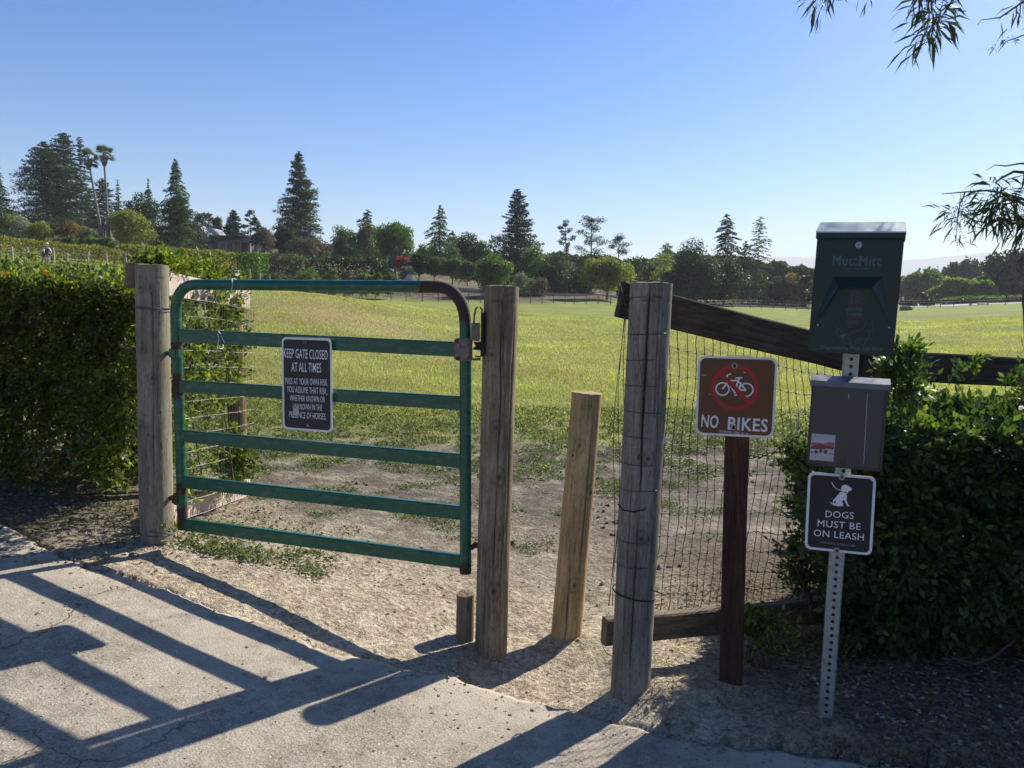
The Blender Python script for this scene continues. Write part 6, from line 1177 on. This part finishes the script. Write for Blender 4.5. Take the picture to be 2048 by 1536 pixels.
# ------------------------------------------------------------------ paddock fence posts, signs, house, cyclist
wood_far = simple('far_fence_post', (.16, .135, .11), .85, 0, .3, 8); wood_pale = simple('pale_fence_post', (.34, .31, .27), .85, 0, .25, 8)
def fence_run(posts, m, label, hh=1.15, wires=(.35, .7, 1.0), lab='', th_=.05):
    P = []
    for (x, y, Y) in posts:
        c = at(x, y, Y); P.append(Vector((c.x, c.y, gz(c.x, c.y))))
    root = thing('paddock_fence', label, 'fence', P[0]); bpy.context.view_layer.update()
    for i, p in enumerate(P):
        h_ = hh*(1+.08*math.sin(i*2.7)); sub(MB().tube([p-Vector((0, 0, .3)), p+Vector((.02*math.sin(i), 0, h_*.6)), p+Vector((.03*math.sin(i*1.7), 0, h_))], [th_, th_, th_*.9], 6), 'fence_post', m, root)
    b = MB()
    for w_ in wires: b.tube([p+Vector((0, -th_, hh*w_)) for p in P], .008, 3, False)
    sub(b, 'wire', M['galv_dull'], root)['kind'] = 'stuff'
fence_run([(560, 590, 84), (586, 592, 84), (620, 595, 84), (654, 597, 84), (687, 599, 84), (720, 601, 85), (751, 603, 85), (782, 604, 85), (812, 605, 86), (845, 606, 86), (877, 606, 86), (907, 606, 87), (937, 607, 87), (961, 607, 87), (998, 607, 88), (1030, 607, 88), (1061, 608, 88), (1084, 608, 88), (1107, 609, 89), (1130, 609, 89), (1148, 610, 89), (1172, 610, 90), (1196, 611, 90), (1221, 613, 90), (1247, 615, 91)], wood_far, 'long thin-posted wire fence along the middle edge of the meadow')
fence_run([(1350, 624, 94), (1390, 627, 96), (1430, 629, 100), (1465, 630, 104), (1500, 631, 108), (1522, 631, 110), (1546, 631, 110), (1570, 630, 110), (1593, 629, 110), (1616, 629, 110), (1650, 629, 112), (1690, 628, 112), (1730, 627, 112), (1765, 627, 112), (1800, 627, 112), (1827, 625, 112), (1855, 624, 112), (1880, 622, 112), (1907, 620, 113), (1940, 619, 113), (1975, 618, 113), (2010, 616, 114), (2045, 615, 114), (2085, 614, 114)], wood_far, 'thin-posted wire fence between the meadow and the pale road at the right')
fence_run([(25, 522, 46), (55, 524, 47), (85, 525, 48), (108, 524, 48), (135, 524, 49), (177, 526, 50), (214, 530, 52), (252, 534, 54), (286, 538, 55), (310, 541, 56), (340, 544, 57), (356, 546, 58), (376, 550, 60), (395, 553, 61), (412, 556, 63), (429, 559, 65), (446, 562, 67), (465, 566, 69), (482, 570, 71), (500, 574, 74), (520, 578, 77), (540, 584, 80)], wood_pale, 'pale-posted wire fence climbing the hill behind the flowering hedge', 1.35, th_=.06)
# barrier by the road
R = thing('road_barrier', 'white slatted barrier on two posts at the far right of the road', 'barrier', at(1965, 616, 121)); bpy.context.view_layer.update()
for y in (605.5, 608.5, 611.5, 614): c = at(1965, y, 121); sub(MB().box(c, 1.6, .04, .12), 'slat', M['sign_white'], R)
for x in (1956, 1975): sub(MB().tube([at(x, 619, 121.1), at(x, 604, 121.1)], .07, 6), 'barrier_post', wood_far, R)
# round sign
R = thing('road_sign', 'small pale round sign on a thin pole below the dirt slope', 'sign', at(819, 590, 95)); bpy.context.view_layer.update()
sub(MB().tube([at(819, 590, 95), at(819, 550, 95)], .035, 6), 'pole', M['galv_dull'], R); c = at(818, 556, 94.9); sub(MB().tube([c, c+Vector((0, .04, 0))], .42, 16), 'sign_disc', M['galv'], R)
for (x, y, Y) in ((1503, 618, 118), (1617, 613, 119), (1941, 610, 119)):
    c = at(x, y, Y); g_ = gz(c.x, c.y); R = thing('mailbox', {1503: 'pale mailbox on a post left of the pale road stretch', 1617: 'pale mailbox on a post just left of the green dispenser', 1941: 'pale mailbox on a post left of the white barrier'}[x], 'mailbox', (c.x, c.y, g_), 'mailboxes along the far road'); bpy.context.view_layer.update()
    sub(MB().tube([(c.x, c.y, g_-.2), (c.x, c.y, c.z)], .06, 5), 'post', wood_far, R); bb = sub(MB().box((c.x, c.y, c.z+.12), .5, .3, .3), 'box', M['sign_white'], R); bevel(bb, .06)
R = thing('utility_box', 'pale rectangular box standing by the hill fence behind the short side fence', 'box', at(471, 552, 66)); bpy.context.view_layer.update(); bb = sub(MB().box(at(471, 547, 66), .62, .5, .42), 'cabinet', M['road'], R); bevel(bb, .02); bb = sub(MB().box(at(471, 541.5, 66), .7, .56, .05), 'cabinet_lid', M['sign_white'], R)
R = thing('red_flag', 'small red and white flag on a pole beside the clipped mounds', 'flag', at(1805, 612, 126)); bpy.context.view_layer.update()
sub(MB().tube([at(1808, 612, 126), at(1808, 590, 126)], .03, 5), 'flag_pole', M['galv'], R)
for i, mm in enumerate((simple('flag_red', (.55, .03, .04), .7), M['sign_white'])):
    c0 = [at(1801+i*3.6+dx, 593+dy, 126) for dx, dy in ((0, 0), (3.6, 1), (3.6, 8), (0, 7))]; b = MB(); b.add([list(p) for p in c0]+[list(p+Vector((0, .03, 0))) for p in c0], [(3, 2, 1, 0), (4, 5, 6, 7), (0, 1, 5, 4), (1, 2, 6, 5), (2, 3, 7, 6), (3, 0, 4, 7)]); sub(b, 'flag_cloth', mm, R)
rock(1812, 622, 100, .62, M['clod'], 'dark boulder on the grass near the road right of the dispenser', 'boulder', (1.3, .8, .8))['category'] = 'boulder'
# house behind the hedge
hw = simple('grey_house_wall', (.15, .145, .14), .85, 0, .15, 3); hr = simple('grey_house_roof', (.20, .22, .24), .7, 0, .15, 3); hd = simple('dark_house_timber', (.05, .045, .04), .8, 0, .2, 3); hg = simple('house_window_glass', (.03, .035, .04), .1, 0, .1, 3)
Yh = 112; R = thing('grey_house', 'grey house with a pitched roof, roof deck and porch on the hill', 'house', at(450, 500, Yh)); bpy.context.view_layer.update()
def hbox(x0, y0, x1, y1, Y, d, name, m, par=None):
    a_, b_ = at(x0, y0, Y), at(x1, y1, Y); return gpart(MB().box(((a_.x+b_.x)/2, Y+d/2, (a_.z+b_.z)/2), abs(b_.x-a_.x), d, abs(a_.z-b_.z)), name, m, g=R, parent=par)
hbox(405, 470, 500, 512, Yh+.5, 7, 'wall', hw); hbox(436, 482, 478, 510, Yh-.6, 1.1, 'porch_wall', simple('lighter_porch', (.22, .22, .22), .85))
A_ = [at(382, 452, Yh), at(402, 450, Yh), at(428, 482, Yh), at(420, 485, Yh)]; b = MB(); V = [list(p+Vector((0, d, 0))) for d in (-1, 8) for p in A_]; b.add(V, [(0, 1, 2, 3), (7, 6, 5, 4), (0, 4, 5, 1), (1, 5, 6, 2), (2, 6, 7, 3), (3, 7, 4, 0)]); gpart(b, 'pitched_roof', hr, g=R)
hbox(383, 470, 412, 512, Yh+1, 6, 'wall', hw); hbox(448, 481, 516, 483.5, Yh-2.5, 3, 'porch_roof', hr); hbox(412, 471, 488, 473, Yh-.8, 8, 'deck_floor', hd); hbox(412, 464.5, 488, 465.5, Yh-.9, .08, 'deck_rail', hd)
for x in (414, 421, 429, 436, 444, 453, 462, 470, 478, 486): hbox(x-.45, 462.5, x+.45, 471, Yh-.95, .06, 'deck_baluster', hd)
for x in (466, 481, 496, 504, 514): hbox(x-.7, 483, x+.7, 508, Yh-2.3, .15, 'porch_post', simple('porch_post_paint', (.3, .3, .29), .8) if x == 466 else bpy.data.materials['porch_post_paint'])
for x0, x1 in ((441, 447), (455, 463)):
    wn = hbox(x0, 488, x1, 499, Yh-.66, .05, 'window', hd); hbox(x0+.6, 489, x1-.6, 498, Yh-.70, .04, 'pane', hg, None).parent = wn
R = thing('grey_house', 'corner of a grey pitched roof at the far left edge', 'house', at(-6, 470, 104)); bpy.context.view_layer.update()
A_ = [at(-40, 440, 104), at(0, 447, 104), at(17, 459, 104), at(-40, 462, 104)]; b = MB(); V = [list(p+Vector((0, d, 0))) for d in (-1, 6) for p in A_]; b.add(V, [(0, 1, 2, 3), (7, 6, 5, 4), (0, 4, 5, 1), (1, 5, 6, 2), (2, 6, 7, 3), (3, 7, 4, 0)]); gpart(b, 'roof', hr, g=R); hbox(-38, 460, 10, 480, 104.2, 5, 'wall', hw)
# cyclist
def cyclist():
    Yc = 48.0; c = at(93, 522, Yc); g_ = gz(c.x, c.y)+.1; O = Vector((c.x, c.y, g_)); k = .92
    R = thing('bicycle', 'bicycle ridden along the hill road by the helmeted cyclist', 'bicycle', O); bpy.context.view_layer.update()
    fw, s_ = Vector((.80, -.60, 0)), None
    def T(a_, h_, l_=0): return O+fw*a_*k+Vector((0, 0, h_*k))+Vector((.6, .8, 0))*l_*k
    for a_ in (.52, -.50):
        wh = sub(MB().tube([T(a_+.33*math.cos(t), .34+.33*math.sin(t)) for t in np.linspace(0, 2*math.pi, 25)], .016, 6, False), 'wheel', M['black_iron'], R)
        b = MB()
        for t in np.linspace(0, math.pi, 7)[:-1]: b.tube([T(a_-.32*math.cos(t), .34-.32*math.sin(t)), T(a_+.32*math.cos(t), .34+.32*math.sin(t))], .003, 3, False)
        o = gpart(b, 'spokes', M['galv'], g=R); o.parent = wh
    b = MB()
    for p, q in (((-.50, .34), (-.12, .30)), ((-.12, .30), (-.22, .84)), ((-.22, .84), (-.5, .34)), ((-.18, .78), (.36, .82)), ((-.12, .30), (.38, .72)), ((.36, .95), (.52, .34))): b.tube([T(*p), T(*q)], .020, 6)
    sub(b, 'frame', M['sign_white'], R); sub(MB().tube([T(.36, .97, -.2), T(.40, .98, -.1), T(.40, .98, .1), T(.36, .97, .2)], .015, 5), 'handlebar', M['black_iron'], R); bb = sub(MB().box(T(-.25, .88), .22, .12, .05), 'saddle', M['black_iron'], R)
    me = bpy.data.meshes.new('person'); bm = bmesh.new()
    J = {'pel': (-.20, .98, 0, .12), 'wai': (-.10, 1.12, 0, .115), 'che': (.06, 1.34, 0, .135), 'nek': (.14, 1.46, 0, .05), 'chin': (.19, 1.54, 0, .07), 'hd': (.20, 1.66, 0, .09),
         'shl': (.08, 1.40, .17, .06), 'ell': (.20, 1.15, .22, .045), 'hal': (.36, 1.0, .19, .035), 'hil': (-.18, .93, .09, .085), 'knl': (.10, .75, .10, .06), 'anl': (-.08, .32, .10, .04), 'tol': (.06, .24, .10, .035)}
    for kk in list(J):
        if kk.endswith('l'): a_ = J[kk]; J[kk[:-1]+'r'] = (a_[0], a_[1], -a_[2], a_[3])
    J['knr'] = (.14, .95, -.10, .06); J['anr'] = (.0, .55, -.10, .04); J['tor'] = (.14, .48, -.10, .035); vs = {kk: bm.verts.new(T(*v[:3])-O) for kk, v in J.items()}
    for p, q in (('pel', 'wai'), ('wai', 'che'), ('che', 'nek'), ('nek', 'chin'), ('chin', 'hd'), ('che', 'shl'), ('shl', 'ell'), ('ell', 'hal'), ('che', 'shr'), ('shr', 'elr'), ('elr', 'har'), ('pel', 'hil'), ('hil', 'knl'), ('knl', 'anl'), ('anl', 'tol'), ('pel', 'hir'), ('hir', 'knr'), ('knr', 'anr'), ('anr', 'tor')): bm.edges.new((vs[p], vs[q]))
    bm.verts.index_update(); order = {kk: v.index for kk, v in vs.items()}; bm.to_mesh(me); bm.free(); o = link(bpy.data.objects.new('person', me)); o.location = O
    md = o.modifiers.new('skin', 'SKIN'); 
    for kk, i in order.items(): me.skin_vertices[0].data[i].radius = (J[kk][3]*k,)*2; me.skin_vertices[0].data[i].use_root = (kk == 'pel')
    o.modifiers.new('sub', 'SUBSURF').levels = 2; o.modifiers['sub'].render_levels = 2; me.materials.append(simple('skin', (.45, .27, .2), .6)); tag(o, 'cyclist in dark jersey, white sleeves and white helmet riding on the hill road', 'person')
    def shell(pts, rad, name, m):
        b = MB().tube([T(*p)-O for p in pts], [r_*k for r_ in rad], 12); q = b.obj(name, m, o, True); return q
    shell([(-.20, .93, 0), (-.12, 1.08, 0), (-.02, 1.24, 0), (.07, 1.38, 0), (.12, 1.45, 0)], [.12, .145, .16, .175, .07], 'jersey', simple('navy_jersey', (.02, .025, .045), .8))
    for s_ in (-1, 1): shell([(.07, 1.41, .14*s_), (.13, 1.29, .20*s_), (.19, 1.17, .225*s_)], [.08, .066, .055], 'sleeve', M['sign_white'])
    for n_, a_ in (('l', 1), ('r', -1)): h0, h1 = J['hi'+n_], J['kn'+n_]; shell([h0[:3], tuple((np.array(h0[:3])+np.array(h1[:3]))/2), h1[:3]], [.105, .09, .075], 'shorts', bpy.data.materials['navy_jersey'])
    hc = T(.19, 1.70)-O; V = []; b = MB(); rr = [(0, .115), (.35, .115), (.75, .09), (1.1, .055), (1.4, .01)]
    b.tube([hc+Vector((0, 0, math.sin(t)*.11-.02))*k for t, r_ in rr], [math.cos(min(t, 1.5))*.125*k+.004 for t, r_ in rr], 14); b.obj('helmet', M['sign_white'], o, True)
cyclist()

hb = MB().box((0, 0, 150), 11600, 11600, 360).obj('haze', bpy.data.materials.new('air_haze')); tag(hb, kind='stuff')
hm = hb.data.materials[0]; hm.use_nodes = True; hn = hm.node_tree; hn.nodes.clear(); pv = hn.nodes.new('ShaderNodeVolumePrincipled'); pv.inputs['Density'].default_value = 2.8e-4; pv.inputs['Color'].default_value = (.93, .96, 1, 1); pv.inputs['Anisotropy'].default_value = .1
ho = hn.nodes.new('ShaderNodeOutputMaterial'); hn.links.new(pv.outputs[0], ho.inputs['Volume'])
